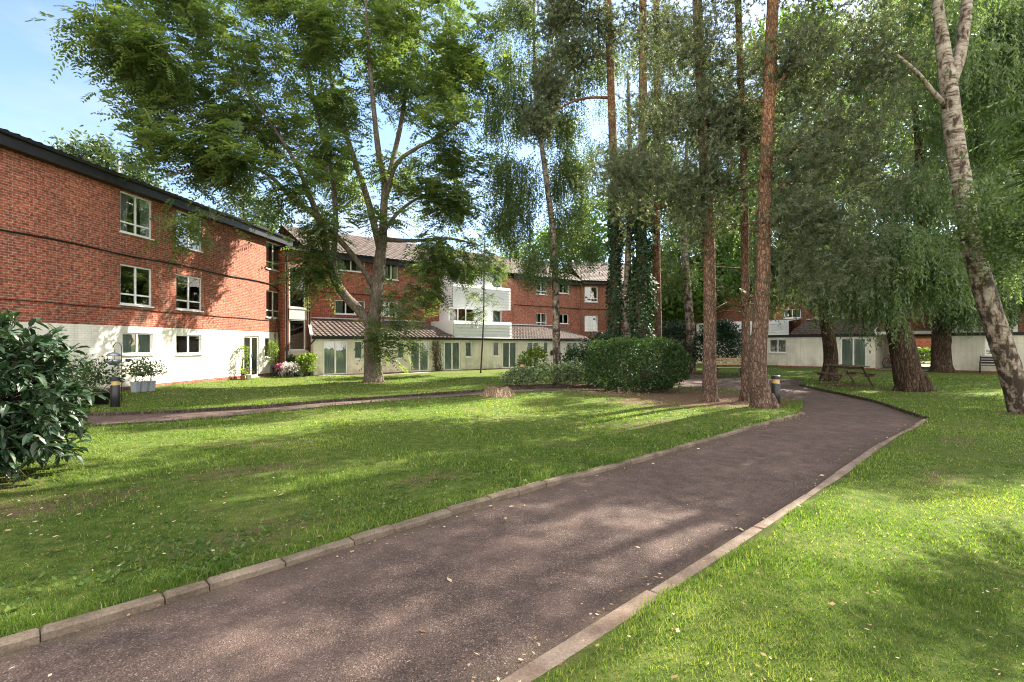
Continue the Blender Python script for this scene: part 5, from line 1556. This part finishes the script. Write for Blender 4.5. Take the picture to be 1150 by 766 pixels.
# big glossy laurel at the left edge, leaves on radiating shoots
def laurel():
    T = thing('laurel_bush', 'big glossy dark leaved laurel bush cut by the left edge of the lawn', 'bush', (-6.55, 5.9, gzf(-6.55, 5.9)))
    m = MB(); Q, TI = [], []
    for i in range(680):
        d = rdir(1)[0]
        if d[2] < -.6: d[2] = -d[2]
        c = np.array([0, 0, .85]); r = np.array([1.38, 1.38, 1.28])
        tip = c + d * r * random.uniform(.72, 1.06)
        tip[2] = max(tip[2], .12)
        st = np.array([random.uniform(-.2, .2), random.uniform(-.2, .2), .15]) if i % 3 == 0 else c + d * r * .35
        k = 9; s = np.linspace(0, 1, k)[:, None]
        mid = (st + tip) / 2 + np.array([0, 0, .12])
        P = (1 - s) ** 2 * st + 2 * s * (1 - s) * mid + s * s * tip
        m.tube([tuple(p) for p in P[::2]], [.012, .010, .008, .006, .004], 5, cap=False)
        nl = 15
        j = rng.uniform(.38, 1.0, nl)
        p = (1 - j[:, None]) ** 2 * st + 2 * j[:, None] * (1 - j[:, None]) * mid + j[:, None] ** 2 * tip
        fw = unit(tip - mid)
        u = unit(fw * .55 + rdir(nl) * .75 + np.array([0, 0, -.12]))
        L = rng.uniform(.12, .19, nl)
        wv = unit(np.cross(u, rdir(nl) * .45 + np.array([0, 0, 1.0]))) * (L * .20)[:, None]
        up = unit(np.cross(wv, u))
        # two halves folded along the midrib, drooping tip
        U = u * L[:, None]
        mr1 = p + U * .5 + up * (L * .03)[:, None]; tp = p + U - np.array([0, 0, 1.0]) * (L * .12)[:, None]
        for sg in (1, -1):
            e1, e2 = p + U * .28 + sg * wv + up * (L * .08)[:, None], p + U * .7 + sg * wv * .85 + up * (L * .05)[:, None]
            Q.append(np.stack([p, e1, e2, mr1], 1) if sg > 0 else np.stack([p, mr1, e2, e1], 1))
            Q.append(np.stack([mr1, e2, tp, tp], 1)[:, [0, 1, 2, 2]] if False else np.stack([mr1, (mr1 + e2) / 2, e2, tp], 1))
        tt = np.clip(rng.normal(.45, .22, nl), 0, 1)
        TI += [tt, tt, tt, tt]
    m.build('stem', 'bark_dark', T)
    poly_mesh('leaves', np.concatenate(Q), 'laurel', T, np.concatenate(TI))
laurel()

# clipped hedge: rounded box of small leaves
def clipped_hedge():
    bx, by_ = 4.25, 17.6
    T = thing('hedge', 'clipped rounded evergreen hedge at the corner of the lawn beside the pines', 'hedge', (bx, by_, gzf(bx, by_)))
    n = 16000
    hx, hy, hz = 1.62, 1.2, .90
    d = rng.uniform(-1, 1, (n, 3)); f = rng.integers(0, 3, n); sg = np.where(rng.random(n) < .5, -1, 1)
    d[np.arange(n), f] = sg
    p = d.copy()
    # superellipsoid
    k = (np.abs(p[:, 0]) ** 3 + np.abs(p[:, 1]) ** 3 + np.abs(p[:, 2]) ** 3) ** (1 / 3)
    p = p / k[:, None]
    nrm = unit(np.sign(p) * np.abs(p) ** 2)
    lump = 1 + .05 * np.sin(p[:, 0] * 9 + p[:, 2] * 4) + .045 * np.sin(p[:, 1] * 8 - p[:, 0] * 6) + .04 * np.sin(p[:, 2] * 11) + .035 * np.sin(p[:, 0] * 23 + 2) * np.sin(p[:, 2] * 19)
    lump = lump + np.where(rng.random(n) < .04, rng.uniform(0, .12, n), 0)
    sc = (1 - .28 * rng.random(n) ** 2.2) * lump
    P = p * sc[:, None] * np.array([hx, hy, hz]) + np.array([0, 0, .92])
    P[:, 0] *= 1 - .10 * np.clip((.5 - P[:, 2]) / .5, 0, 1)
    keep = P[:, 2] > .10
    P, nrm = P[keep], nrm[keep]; n = len(P)
    u = unit(nrm * .7 + rdir(n) * .9 + np.array([0, 0, .15]))
    s = rng.uniform(.06, .105, n)
    poly_mesh('leaves', leaves(P, u * s[:, None], side_of(u) * (s * .33)[:, None]), 'hedge', T, np.clip(rng.normal(.45, .22, n), 0, 1))
    m = MB()
    for i in range(40):
        a = np.array([random.uniform(-1.2, 1.2), random.uniform(-.8, .8), -.05])
        e = np.array([a[0] * 1.15, a[1] * 1.2, random.uniform(.5, 1.6)])
        m.tube([tuple(a), tuple((a + e) / 2 + np.array([random.uniform(-.1, .1), random.uniform(-.1, .1), .1])), tuple(e)], [.02, .015, .006], 5, cap=False)
    m.build('stem', 'bark_dark', T)
clipped_hedge()

BED = 'shrubs of the island bed'
for i, (lab, x, y, lobes, n, mat, size) in enumerate((
    ('low pale variegated shrub at the left tip of the bed beside the bollard', .3, 19.5, [((0, 0, .28), (.75, .6, .42), 1)], 1500, 'variegated', (.06, .11)),
    ('spreading grey green shrub before the slender birch', 1.6, 19.9, [((0, 0, .36), (.95, .7, .5), 1), ((.5, .2, .4), (.6, .6, .5), .6)], 2400, 'variegated', (.06, .11)),
    ('grey green shrub left of the clipped hedge', 3.0, 20.2, [((0, 0, .38), (.8, .7, .55), 1)], 1700, 'variegated', (.06, .11)),
    ('dark green bush behind the grey green shrubs', 2.9, 22.6, [((0, 0, .7), (.9, .8, .85), 1), ((.5, .2, .5), (.7, .7, .6), .6)], 2400, 'hedge', (.08, .13)),
    ('lime flowering bush before the cream extension doors', 1.0, 24.6, [((0, 0, .8), (.75, .6, .6), 1), ((-.4, 0, .5), (.5, .5, .5), .5), ((.2, .1, 1.2), (.45, .4, .35), .4)], 1300, 'limegreen', (.09, .16)),
    ('pale leaved bush against the end of the extension', 4.6, 26.0, [((0, 0, .8), (.9, .7, .8), 1), ((.5, 0, 1.2), (.5, .5, .5), .4)], 1500, 'variegated', (.09, .15)))):
    shrub('shrub', lab, (x, y), lobes, n, mat, size, group=BED)
EV = 'evergreens behind the junction'
for lab, x, y, lobes, n in (
    ('tall dark laurel behind the slatted wooden bench', 10.9, 27.6, [((0, 0, 1.3), (1.4, 1.0, 1.3), 1), ((.4, 0, 2.2), (.9, .8, .7), .5)], 4200),
    ('dark shrub between the hedge and the first pine', 7.0, 25.4, [((0, 0, .8), (1.2, .9, .9), 1)], 2600),
    ('rounded evergreen beneath the birch near the bench', 9.0, 29.6, [((0, 0, 1.5), (1.6, 1.0, 1.5), 1)], 3200),
    ('evergreen mass behind the clipped hedge', 5.8, 31, [((0, 0, 1.2), (2.0, 1.2, 1.3), 1)], 3000),
    ('shrub at the left corner of the right wing', 15.6, 37.5, [((0, 0, 1.4), (1.5, 1.0, 1.5), 1)], 2600)):
    shrub('evergreen_shrub', lab, (x, y), lobes, n, 'laurel', (.11, .18), group=EV)
shrub('flower_patch', 'low pale flowering plants beside the path near the right wing', (12.3, 26.6), [((0, 0, .12), (1.0, .45, .25), 1), ((1.3, .3, .12), (.8, .4, .22), .7)], 900, 'variegated', (.05, .09), cat='plant', stems=2)

# plants along the left wing and the stair tower
DG = 'plants around the white door'
def wing_pt(px, out, fr=LW):
    p = fr.world(fr.lx(px), -out); return (float(p[0]), float(p[1]))
for lab, pos, lobes, n, mat, size in (
    ('climbing rose left of the white door', wing_pt(267, .25), [((0, 0, 1.25), (.35, .22, .35), 1), ((.1, 0, .7), (.2, .18, .5), .6)], 330, 'limegreen', (.06, .1)),
    ('leafy climber right of the white door', wing_pt(300, .3), [((0, 0, 1.45), (.32, .3, .4), 1), ((0, 0, .9), (.3, .3, .6), .9)], 520, 'limegreen', (.06, .11)),
    ('dark bush under the stair tower glazing', (-11.35, 26.9), [((0, 0, .5), (.7, .5, .6), 1)], 1500, 'hedge', (.07, .12)),
    ('bright variegated bush beside the first cream door', (-10.75, 26.5), [((0, 0, .55), (.62, .5, .62), 1), ((.2, .1, .9), (.4, .4, .35), .4)], 1500, 'limegreen', (.07, .12))):
    shrub('shrub', lab, pos, lobes, n, mat, size, group=DG)
shrub('flower_bush', 'white flowered bush by the pots at the stair tower', (-11.25, 25.9), [((0, 0, .4), (.5, .4, .38), 1)], 700, 'petal_w', (.05, .09), cat='plant')
shrub('flower_bush', 'pink flowered bush among the pots near the tower', (-11.75, 25.95), [((0, 0, .5), (.25, .22, .2), 1)], 260, 'petal_p', (.05, .08), cat='plant')

def creeper(label, fr, px0, px1, z0, z1, yoff, n, dens=1.0):
    a, b = fr.lx(px0, yoff), fr.lx(px1, yoff)
    p = fr.world((a + b) / 2, yoff - .06)
    T = thing('creeper', label, 'plant', (float(p[0]), float(p[1]), 0), fr.rz)
    m = MB(); w = (b - a) / 2
    pts = []
    for k in range(7):
        x = random.uniform(-w, w) * .4; P = []
        for j in range(10):
            P.append((x, -.02 - .015 * (j % 2), z0 + (z1 - z0) * j / 9 * random.uniform(.93, 1.0))); x += random.uniform(-.16, .16); x = max(-w, min(w, x))
        m.tube(P, [.022 - .0018 * j for j in range(10)], 5); pts += P
    m.build('stem', 'bark_dark', T)
    pts = np.array(pts); i = rng.integers(0, len(pts), n)
    A = pts[i] + rng.normal(size=(n, 3)) * np.array([.11, .04, .14]); A[:, 1] = np.minimum(A[:, 1], -.02); A[:, 2] = np.maximum(A[:, 2], z0)
    u = unit(rdir(n) + np.array([0, -.5, -.4])); s = rng.uniform(.05, .1, n)
    poly_mesh('leaves', leaves(A, u * s[:, None], side_of(u) * (s * .36)[:, None]), 'creeper', T)
creeper('dry brown creeper on the cream wall between two glazed doors', BF, 484, 497, -.1, 1.85, EY, 900)
creeper('thin bare creeper climbing the corner by the stair tower', LW, 304.5, 318, .1, 3.4, 0, 160)

# ------------------------------------------------------------------ objects
def bollard(label, x, y, h=.9):
    T = thing('bollard_light', label, 'bollard', (x, y, gzf(x, y)), 0, 'bollard lights beside the paths')
    m = MB(); m.lathe([(.105, -.15), (.105, h - .21), (.098, h - .205)], 0, 0, 24); m.build('post', 'blackpl', T, True)
    m = MB(); m.lathe([(.088, h - .204), (.088, h - .09)], 0, 0, 24); 
    m.build('lamp_lens', 'brass', T)
    m = MB(); m.lathe([(.112, h - .089), (.112, h - .012), (.095, h)], 0, 0, 24); m.build('cap', 'blackpl', T)
bollard('black bollard light with tan lens near the left planters', -10.15, 13.1, .76)
bollard('black bollard light beside the thickest near pine', 6.88, 13.35, .80)
bollard('small black bollard light at the left tip of the shrub bed', .42, 20.9, .86)

# picnic table
T = thing('picnic_table', 'weathered wooden picnic table with attached benches at the path bend', 'table', (13.2, 20.25, gzf(13.2, 20.25)), R(-4))
m = MB()
for i in range(5): m.box(-.375 + i * .152, -.9, .72, -.375 + i * .152 + .14, .9, .76)
m.build('tabletop', 'wood', T, bevel=.006)
for s in (-1, 1):
    m = MB()
    for i in range(2):
        a = s * (.63 + i * .13); m.box(a - .06, -.9, .43, a + .06, .9, .465)
    m.build('seat', 'wood', T, bevel=.005)
for yy in (-.6, .6):
    for s in (-1, 1):
        m = MB(); m.bar((s * .28, yy + s * .003, .718), (s * .68, yy + s * .003, 0), .05, .10, (0, 1, 0)); m.build('leg', 'wood', T, bevel=.005)
    m = MB(); m.bar((-.75, yy + .06, .385), (.75, yy + .06, .385), .045, .09); m.bar((-.36, yy + .06, .675), (.36, yy + .06, .675), .045, .08); m.build('crossbar', 'wood', T, bevel=.004)
m = MB(); m.bar((-.36, -.55, .08), (-.95, -.5, .02), .12, .03); m.build('footboard', 'wood', T)

# slatted bench behind the pines
T = thing('garden_bench', 'slatted wooden bench behind the near pines, before the dark laurel', 'bench', (10.95, 25.9, gzf(10.95, 25.9)), R(4))
m = MB()
for i in range(4): m.box(-.85, -.05 - i * .11 + .02, .43, .85, -.05 - i * .11 + .10, .46)
m.build('seat', 'wood_pale', T)
m = MB()
for i in range(3): m.box(-.85, .075 + i * .022, .56 + i * .13, .85, .10 + i * .022, .65 + i * .13)
m.build('backrest', 'wood_pale', T)
for s in (-1, 1):
    m = MB(); m.box(s * .72 - .03, -.38, 0, s * .72 + .03, -.32, .43); m.bar((s * .72, .10, 0), (s * .72, .17, .95), .06, .06); m.box(s * .72 - .03, -.32, .38, s * .72 + .03, .08, .428)
    m.build('leg', 'wood', T)

# dark bench by the right wing
bp = RF.world(RF.lx(1118), -1.0)
T = thing('metal_bench', 'dark open armed bench against the cream wall behind the leaning birch', 'bench', (float(bp[0]), float(bp[1]), .01), RF.rz)
m = MB()
for i in range(4): m.box(-.6, -.42 + i * .12, .42, .6, -.33 + i * .12, .45)
m.build('seat', 'blackpl', T)
m = MB()
for i in range(3): m.box(-.6, .10 + i * .035, .52 + i * .14, .6, .125 + i * .035, .62 + i * .14)
m.build('backrest', 'blackpl', T)
for s in (-1, 1):
    m = MB()
    m.tube([(s * .6, -.42, 0), (s * .6, -.36, .42), (s * .6, -.34, .62), (s * .6, .12, .66)], .025, 7); m.tube([(s * .6, .05, 0), (s * .6, .06, .42), (s * .6, .2, .95)], .025, 7)
    m.build('arm_frame', 'blackpl', T, True)

# bicycle in the passage
bk = RF.world(p0 + .55, 2.2)
T = thing('bicycle', 'dark bicycle leaning inside the shady passage', 'bicycle', (float(bk[0]), float(bk[1]), .02), RF.rz + R(62))
def ring(r, t, cx, cz, n=28):
    m = MB(); m.tube([(cx + r * math.cos(2 * math.pi * i / n), 0, cz + r * math.sin(2 * math.pi * i / n)) for i in range(n + 1)], t, 6, cap=False); return m
for cx in (-.52, .52):
    w = ring(.33, .018, cx, .35).build('wheel', 'blackpl', T)
    m = ring(.31, .008, cx, .35)
    for i in range(12):
        a = 2 * math.pi * i / 12; m.tube([(cx, 0, .35), (cx + .31 * math.cos(a), 0, .35 + .31 * math.sin(a))], .002, 4)
    m.build('rim', 'metal', w)
m = MB()
for a, b in (((-.52, .35), (-.1, .3)), ((-.1, .3), (-.22, .82)), ((-.1, .3), (.38, .78)), ((-.2, .74), (.36, .86)), ((-.52, .35), (-.2, .76)), ((.52, .35), (.36, .92))): m.tube([(a[0], 0, a[1]), (b[0], 0, b[1])], .018, 7)
m.build('frame', 'red', T)
m = MB(); m.box(-.34, -.06, .85, -.1, .06, .9); m.build('saddle', 'blackpl', T, bevel=.02)
m = MB(); m.tube([(.34, -.28, 1.0), (.38, -.1, .98), (.36, 0, .93), (.38, .1, .98), (.34, .28, 1.0)], .014, 7); m.build('handlebar', 'metal', T, True)
m = MB(); m.tube([(-.1, -.05, .3), (-.02, -.08, .16)], .012, 6); m.tube([(-.1, .05, .3), (-.18, .08, .44)], .012, 6); m.box(-.07, -.16, .14, .04, -.07, .17); m.box(-.23, .07, .43, -.12, .16, .46); m.build('pedals', 'blackpl', T)

# garden seen through the passage
gp = RF.world((q0 + q1) / 2, 15.5)
shrub('shrub', 'leafy garden shrub framed by the passage opening', (float(gp[0]) - .6, float(gp[1]) + .4), [((0, 0, .6), (.9, .8, .7), 1)], 1600, 'broadleaf', (.1, .17))
gp2 = RF.world(q1 + .4, 16.2)
T = thing('garden_fence', 'white painted garden fence glimpsed through the passage', 'fence', (float(gp2[0]), float(gp2[1]), 0), RF.rz)
for k in range(7):
    m = MB(); m.box(-.5 + k * .16, 0, .05, -.5 + k * .16 + .1, .02, 1.35); m.poly([(-.5 + k * .16, .01, 1.35), (-.5 + k * .16 + .1, .01, 1.35), (-.5 + k * .16 + .05, .01, 1.43)]); m.build('picket', 'upvc', T)
m = MB(); m.box(-.55, .022, .35, .65, .06, .45); m.box(-.55, .022, 1.0, .65, .06, 1.1); m.build('rail', 'upvc', T)
gp3 = RF.world((q0 + q1) / 2 - 1.0, 26)
T = thing('garden_wall', 'brick garden wall far beyond the passage', 'wall', (float(gp3[0]), float(gp3[1]), 0), RF.rz)
m = MB(); m.box(-7, 0, -.2, 9, .22, 2.6); m.build('wall', 'brick', T)
m = MB(); m.box(-7.03, -.03, 2.603, 9.03, .25, 2.68); m.build('coping', 'conc', T)

# tree stump
T = thing('tree_stump', 'low weathered tree stump on the lawn before the shrub bed', 'stump', (-.42, 16.05, gzf(-.42, 16.05)))
m = MB(); n = 26
rr = [.36 * (1 + .12 * math.sin(i * 1.7) + random.uniform(-.08, .08)) for i in range(n)]
hh = [.25 + random.uniform(-.07, .06) for i in range(n)]
for lv, (k, zf) in enumerate(((1.5, -.1), (1.22, .3), (1.0, 1.0), (.55, .78), (.0, .66))):
    for i in range(n):
        a = 2 * math.pi * i / n
        m.v.append((rr[i] * k * math.cos(a), rr[i] * k * math.sin(a), (hh[i] if zf > 0 else .3) * zf + (random.uniform(-.02, .02) if lv == 3 else 0)))
for lv in range(4):
    for i in range(n):
        m.f.append((lv * n + i, lv * n + (i + 1) % n, (lv + 1) * n + (i + 1) % n, (lv + 1) * n + i))
m.build('wood', 'stump', T)

# planters and pots
def pot(name, label, x, y, r0, r1, h, mat, square=False, group=None, plant=None, n=260, ph=.35, pr=.3, size=(.05, .09), z0=0.0, rz=0.0):
    T = thing(name, label, 'plant pot', (x, y, gzf(x, y) + z0), rz, group)
    m = MB()
    sd_ = 4 if square else 20
    m.lathe([(r0, 0.0), (r1 * .97, h * .86), (r1 * 1.05, h * .87), (r1 * 1.05, h), (r1 * .93, h), (r1 * .9, h * .9)], 0, 0, sd_, True)
    if square:
        m.v = [((vx * math.cos(R(45)) - vy * math.sin(R(45))), (vx * math.sin(R(45)) + vy * math.cos(R(45))), vz) for vx, vy, vz in m.v]
    m.build('pot', mat, T, not square)
    if plant:
        z = gzf(x, y) + z0
        Tn = thing('potted_plant', 'plant in ' + label, 'plant', (x, y, z + h * .9), 0, None)
        mm = MB()
        for k in range(9):
            e = rdir(1)[0] * np.array([pr, pr, ph]) * .8; e[2] = abs(e[2]) + .1
            mm.tube([(random.uniform(-.05, .05), random.uniform(-.05, .05), -.02), tuple(e * .5), tuple(e)], [.008, .006, .003], 4, cap=False)
        mm.build('stem', 'bark_dark', Tn)
        d = rdir(n); d[:, 2] = np.abs(d[:, 2])
        P = d * (rng.random(n)[:, None] ** .5) * np.array([pr, pr, ph]) + np.array([0, 0, ph * .35])
        u = unit(d + rdir(n) * .7); s = rng.uniform(size[0], size[1], n)
        poly_mesh('leaves', leaves(P, u * s[:, None], side_of(u) * (s * .3)[:, None]), plant, Tn)
    return T
for k, (px, lab, pl) in enumerate(((152, 'pale grey square planter, nearest of the three under the small window', 'fir'), (160.5, 'pale grey square planter, middle of the three under the small window', 'variegated'), (169.5, 'pale grey square planter, farthest of the three under the small window', 'fir'))):
    x, y, _ = at(px, 440, 17.2 + .28 * k)
    pot('planter', lab, x, y, .115, .150, .36, 'pot_grey', True, 'grey planters by the left wing', pl, 330, .62, .5, (.06, .11))
pot('planter', 'black round tub beside the glossy laurel bush', -11.05, 13.7, .2, .27, .36, 'blackpl', False, 'black tubs by the left wing', 'hedge', 420, .7, .55, (.06, .11))
pot('planter', 'lower black tub in front of the round tub', -10.9, 12.75, .3, .36, .26, 'blackpl', False, 'black tubs by the left wing', 'hedge', 380, .5, .5, (.06, .11))
pot('planter', 'black tub tucked behind the bird feeder pole', -12.2, 14.6, .2, .26, .34, 'blackpl', False, 'black tubs by the left wing', 'variegated', 420, .8, .6, (.06, .11))
for lab, px, out, mat, pl, hh, r in (('terracotta flower pot left of the white door', 262.5, .45, 'terracotta', 'limegreen', .2, .12), ('white flower pot nearest the white door', 268, .5, 'pot_white', 'creeper', .24, .13), ('small white pot right of the white door', 297, .9, 'pot_white', 'petal_p', .24, .14), ('grey pot with flowers by the tower', 303, 1.2, 'pot_grey', 'limegreen', .26, .15), ('tall white pot near the flowered bushes', 309.5, 1.5, 'pot_white', 'petal_p', .4, .15), ('blue grey pot before the white flowers', 315, 1.8, 'pot_grey', 'variegated', .26, .14)):
    x, y = wing_pt(px, out)
    pot('flower_pot', lab, x, y, r * .7, r, hh, mat, False, 'flower pots by the white door', pl, 160, .28, .22, (.04, .08))

# bird feeder hook
T = thing('hook_pole', 'thin black shepherd hook pole before the small white framed window', 'pole', (-11.05, 14.5, gzf(-11.05, 14.5)))
m = MB(); m.tube([(0, 0, -.1), (0, 0, 1.45), (-.02, 0, 1.58), (-.08, 0, 1.66), (-.17, 0, 1.66), (-.235, 0, 1.58), (-.24, 0, 1.53)], .011, 7); m.build('pole', 'blackpl', T, True)
hz = 1.02 + gzf(-11.05, 14.5)
T = thing('bird_feeder', 'round grey hanging bird feeder on the hook pole', 'bird feeder', (-11.28, 14.5, hz))
m = MB(); m.lathe([(.0, 0), (.10, .02), (.16, .08), (.185, .16), (.18, .165), (.0, .12)], 0, 0, 20); m.build('bowl', 'metal', T, True)
m = MB(); m.lathe([(.19, .27), (.14, .33), (.05, .37), (.0, .375)], 0, 0, 20); m.build('roof', 'metal', T, True)
m = MB()
for a in (0, 2.1, 4.2): m.tube([(.15 * math.cos(a), .15 * math.sin(a), .12), (.15 * math.cos(a), .15 * math.sin(a), .3)], .006, 5)
m.tube([(0.02, 0, .36), (.03, 0, .52)], .004, 5); m.build('wire', 'blackpl', T)

# lantern style letterbox things on the cream wall beside the slender birch
lp = BF.world(BF.lx(619, EY), EY - .12)
T = thing('wall_lantern', 'black wall lantern on the cream extension behind the birch', 'lamp', (float(lp[0]), float(lp[1]), 1.1), BF.rz)
m = MB(); m.box(-.1, -.1, -.3, .1, .1, 0); m.build('lamp_body', 'blackpl', T, bevel=.01)
m = MB(); m.lathe([(.13, .003), (.03, .12), (.0, .13)], 0, 0, 4); m.build('lamp_cap', 'blackpl', T)
m = MB(); m.box(-.04, .1, -.2, .04, .117, -.05); m.build('bracket', 'blackpl', T)

# ------------------------------------------------------------------ grass and litter
def in_view(x, y, margin=330):
    px = 575 + x / np.maximum(y, .3) * F
    return (px > -margin) & (px < 1150 + margin) & (y > 1.0)

def grass_blades():
    Q, TI = [], []
    for y0, y1, dens, h, w in ((1.7, 3.6, 7600, .037, .0025), (3.6, 6.0, 3200, .040, .0040), (6.0, 9.5, 1150, .046, .0068), (9.5, 15.0, 380, .048, .012), (15.0, 27.0, 90, .05, .021)):
        x0, x1 = -y1 * 1.55 - .3, y1 * 1.55 + .3
        n = int(dens * (y1 - y0) * (x1 - x0))
        x = rng.uniform(x0, x1, n); y = rng.uniform(y0, y1, n)
        k = in_view(x, y); x, y = x[k], y[k]
        sd = path_sd(x, y)
        b = bare_amount(x, y)
        clump = .5 + .5 * np.sin(x * 2.1 + np.sin(y * 1.7) * 1.3) * np.sin(y * 2.6 + x * .7)
        facade = (x > -15.66 + .113 * y + .15)
        vv_ = x * PATH_MAIN_N[0] + y * PATH_MAIN_N[1]
        k = (sd > np.where((vv_ < 1.9) & (y < 11.5), .16 + .05 * np.sin(x * 5.1) * np.sin(x * 1.9), .06)) & (rng.random(len(x)) > b * .95) & facade & (rng.random(len(x)) < .55 + .45 * clump)
        x, y, sd, clump = x[k], y[k], sd[k], clump[k]
        n = len(x)
        edge = np.exp(-np.clip(sd - .1, 0, None) * 6)
        hh = h * rng.uniform(.45, 1.2, n) * (1 + .9 * edge * rng.random(n)) * (.6 + .5 * clump + .55 * np.clip(np.sin(x * 1.3 + 2 * np.sin(y * .9)) * np.sin(y * 1.7 + x), 0, 1) ** 2)
        a = rng.random(n) * 2 * math.pi
        lean = rng.uniform(.1, .9, n) * hh
        d = np.stack([np.cos(a), np.sin(a)], 1)
        z = gz(x, y) - .012
        ph = rng.random(n) * 2 * math.pi
        s = np.stack([np.cos(ph), np.sin(ph), np.zeros(n)], 1) * (w * rng.uniform(.6, 1.4, n))[:, None]
        p = np.stack([x, y, z], 1)
        mid = p + np.stack([d[:, 0] * lean * .35, d[:, 1] * lean * .35, hh * .62], 1)
        tip = p + np.stack([d[:, 0] * lean, d[:, 1] * lean, hh], 1)
        Q.append(np.stack([p - s, p + s, mid + s * .7, mid - s * .7], 1)); Q.append(np.stack([mid - s * .7, mid + s * .7, tip + s * .08, tip - s * .08], 1))
        big = np.sin(x * .8 + 1.0) * np.sin(y * .6 + x * .3) + .6 * np.sin(x * 2.3 + y * .7) * np.sin(y * 1.9 - x * .5)
        t_ = np.clip(rng.normal(.42, .2, n) + .2 * big, 0, 1)
        dryb = rng.random(n) < .06
        t_[dryb] = 1.0
        TI += [t_, t_]
    return tag(poly_mesh('grass', np.concatenate(Q), 'grass', None, np.concatenate(TI)), kind='stuff')
grass_blades()

def weeds():
    """Clover and plantain leaves between the grass, mostly along the left kerb."""
    n = 5200
    u = rng.uniform(-1, 10, n); v = 4.05 + rng.exponential(.55, n)
    x = PATH_MAIN_U[0] * u + PATH_MAIN_N[0] * v; y = PATH_MAIN_U[1] * u + PATH_MAIN_N[1] * v
    k = in_view(x, y) & (y > 1.5) & (path_sd(x, y) > .1)
    cl = np.sin(x * 3.1) * np.sin(y * 2.7) > -.1
    x, y = x[k & cl], y[k & cl]; n = len(x)
    a = rng.random(n) * 2 * math.pi
    uu = np.stack([np.cos(a), np.sin(a), rng.uniform(.1, .9, n)], 1); uu = unit(uu)
    s = rng.uniform(.025, .06, n)
    p = np.stack([x, y, gz(x, y) + rng.uniform(0, .02, n)], 1)
    wv = unit(np.cross(uu, np.tile([0, 0, 1.0], (n, 1)))) * (s * .3)[:, None]
    return tag(poly_mesh('ground_weeds', leaves(p, uu * s[:, None], wv), 'broadleaf'), kind='stuff')
weeds()

def litter():
    """Fallen dry leaves, bark flakes and petals on the lawns and the path."""
    n = 1300
    y = 1.8 + 15 * rng.random(n) ** 1.6; x = rng.uniform(-1.05, 1.05, n) * y
    sd = path_sd(x, y)
    keep = (sd > 0) | (rng.random(n) < .28) | (sd > -.22)
    x, y, sd = x[keep], y[keep], sd[keep]
    # more under the laurel and under the pines
    xe = np.concatenate([rng.normal(-4.9, .8, 170), rng.normal(5.9, 1.3, 420), rng.normal(-3.6, .9, 120)]); ye = np.concatenate([rng.normal(5.0, .6, 170), rng.normal(14.9, .9, 420), rng.normal(4.6, .5, 120)])
    x, y = np.concatenate([x, xe]), np.concatenate([y, ye])
    uu = rng.uniform(1.5, 13.5, 420); vv = np.where(rng.random(420) < .55, 3.86 - rng.exponential(.09, 420), 1.86 + rng.exponential(.09, 420))
    x = np.concatenate([x, PATH_MAIN_U[0] * uu + PATH_MAIN_N[0] * vv]); y = np.concatenate([y, PATH_MAIN_U[1] * uu + PATH_MAIN_N[1] * vv])
    k = y > 1.4; x, y = x[k], y[k]
    sd = path_sd(x, y); n = len(x)
    z = gz(x, y) + np.where(sd > .09, .022, np.where(sd > 0, .03, -.048)) + rng.uniform(0, .008, n)
    a = rng.random(n) * 2 * math.pi
    u = unit(np.stack([np.cos(a), np.sin(a), rng.uniform(-.25, .25, n)], 1))
    s = rng.uniform(.012, .036, n); s = np.where(rng.random(n) < .08, s * 2.0, s)
    w = unit(np.cross(u, np.array([0, 0, 1.0]) + rdir(n) * .35)) * (s * rng.uniform(.12, .38, n))[:, None]
    p = np.stack([x, y, z], 1)
    return tag(poly_mesh('fallen_leaves', leaves(p, u * s[:, None], w), 'litter'), kind='stuff')
litter()
print('faces', sum(len(o.data.polygons) for o in bpy.data.objects if o.type == 'MESH'))
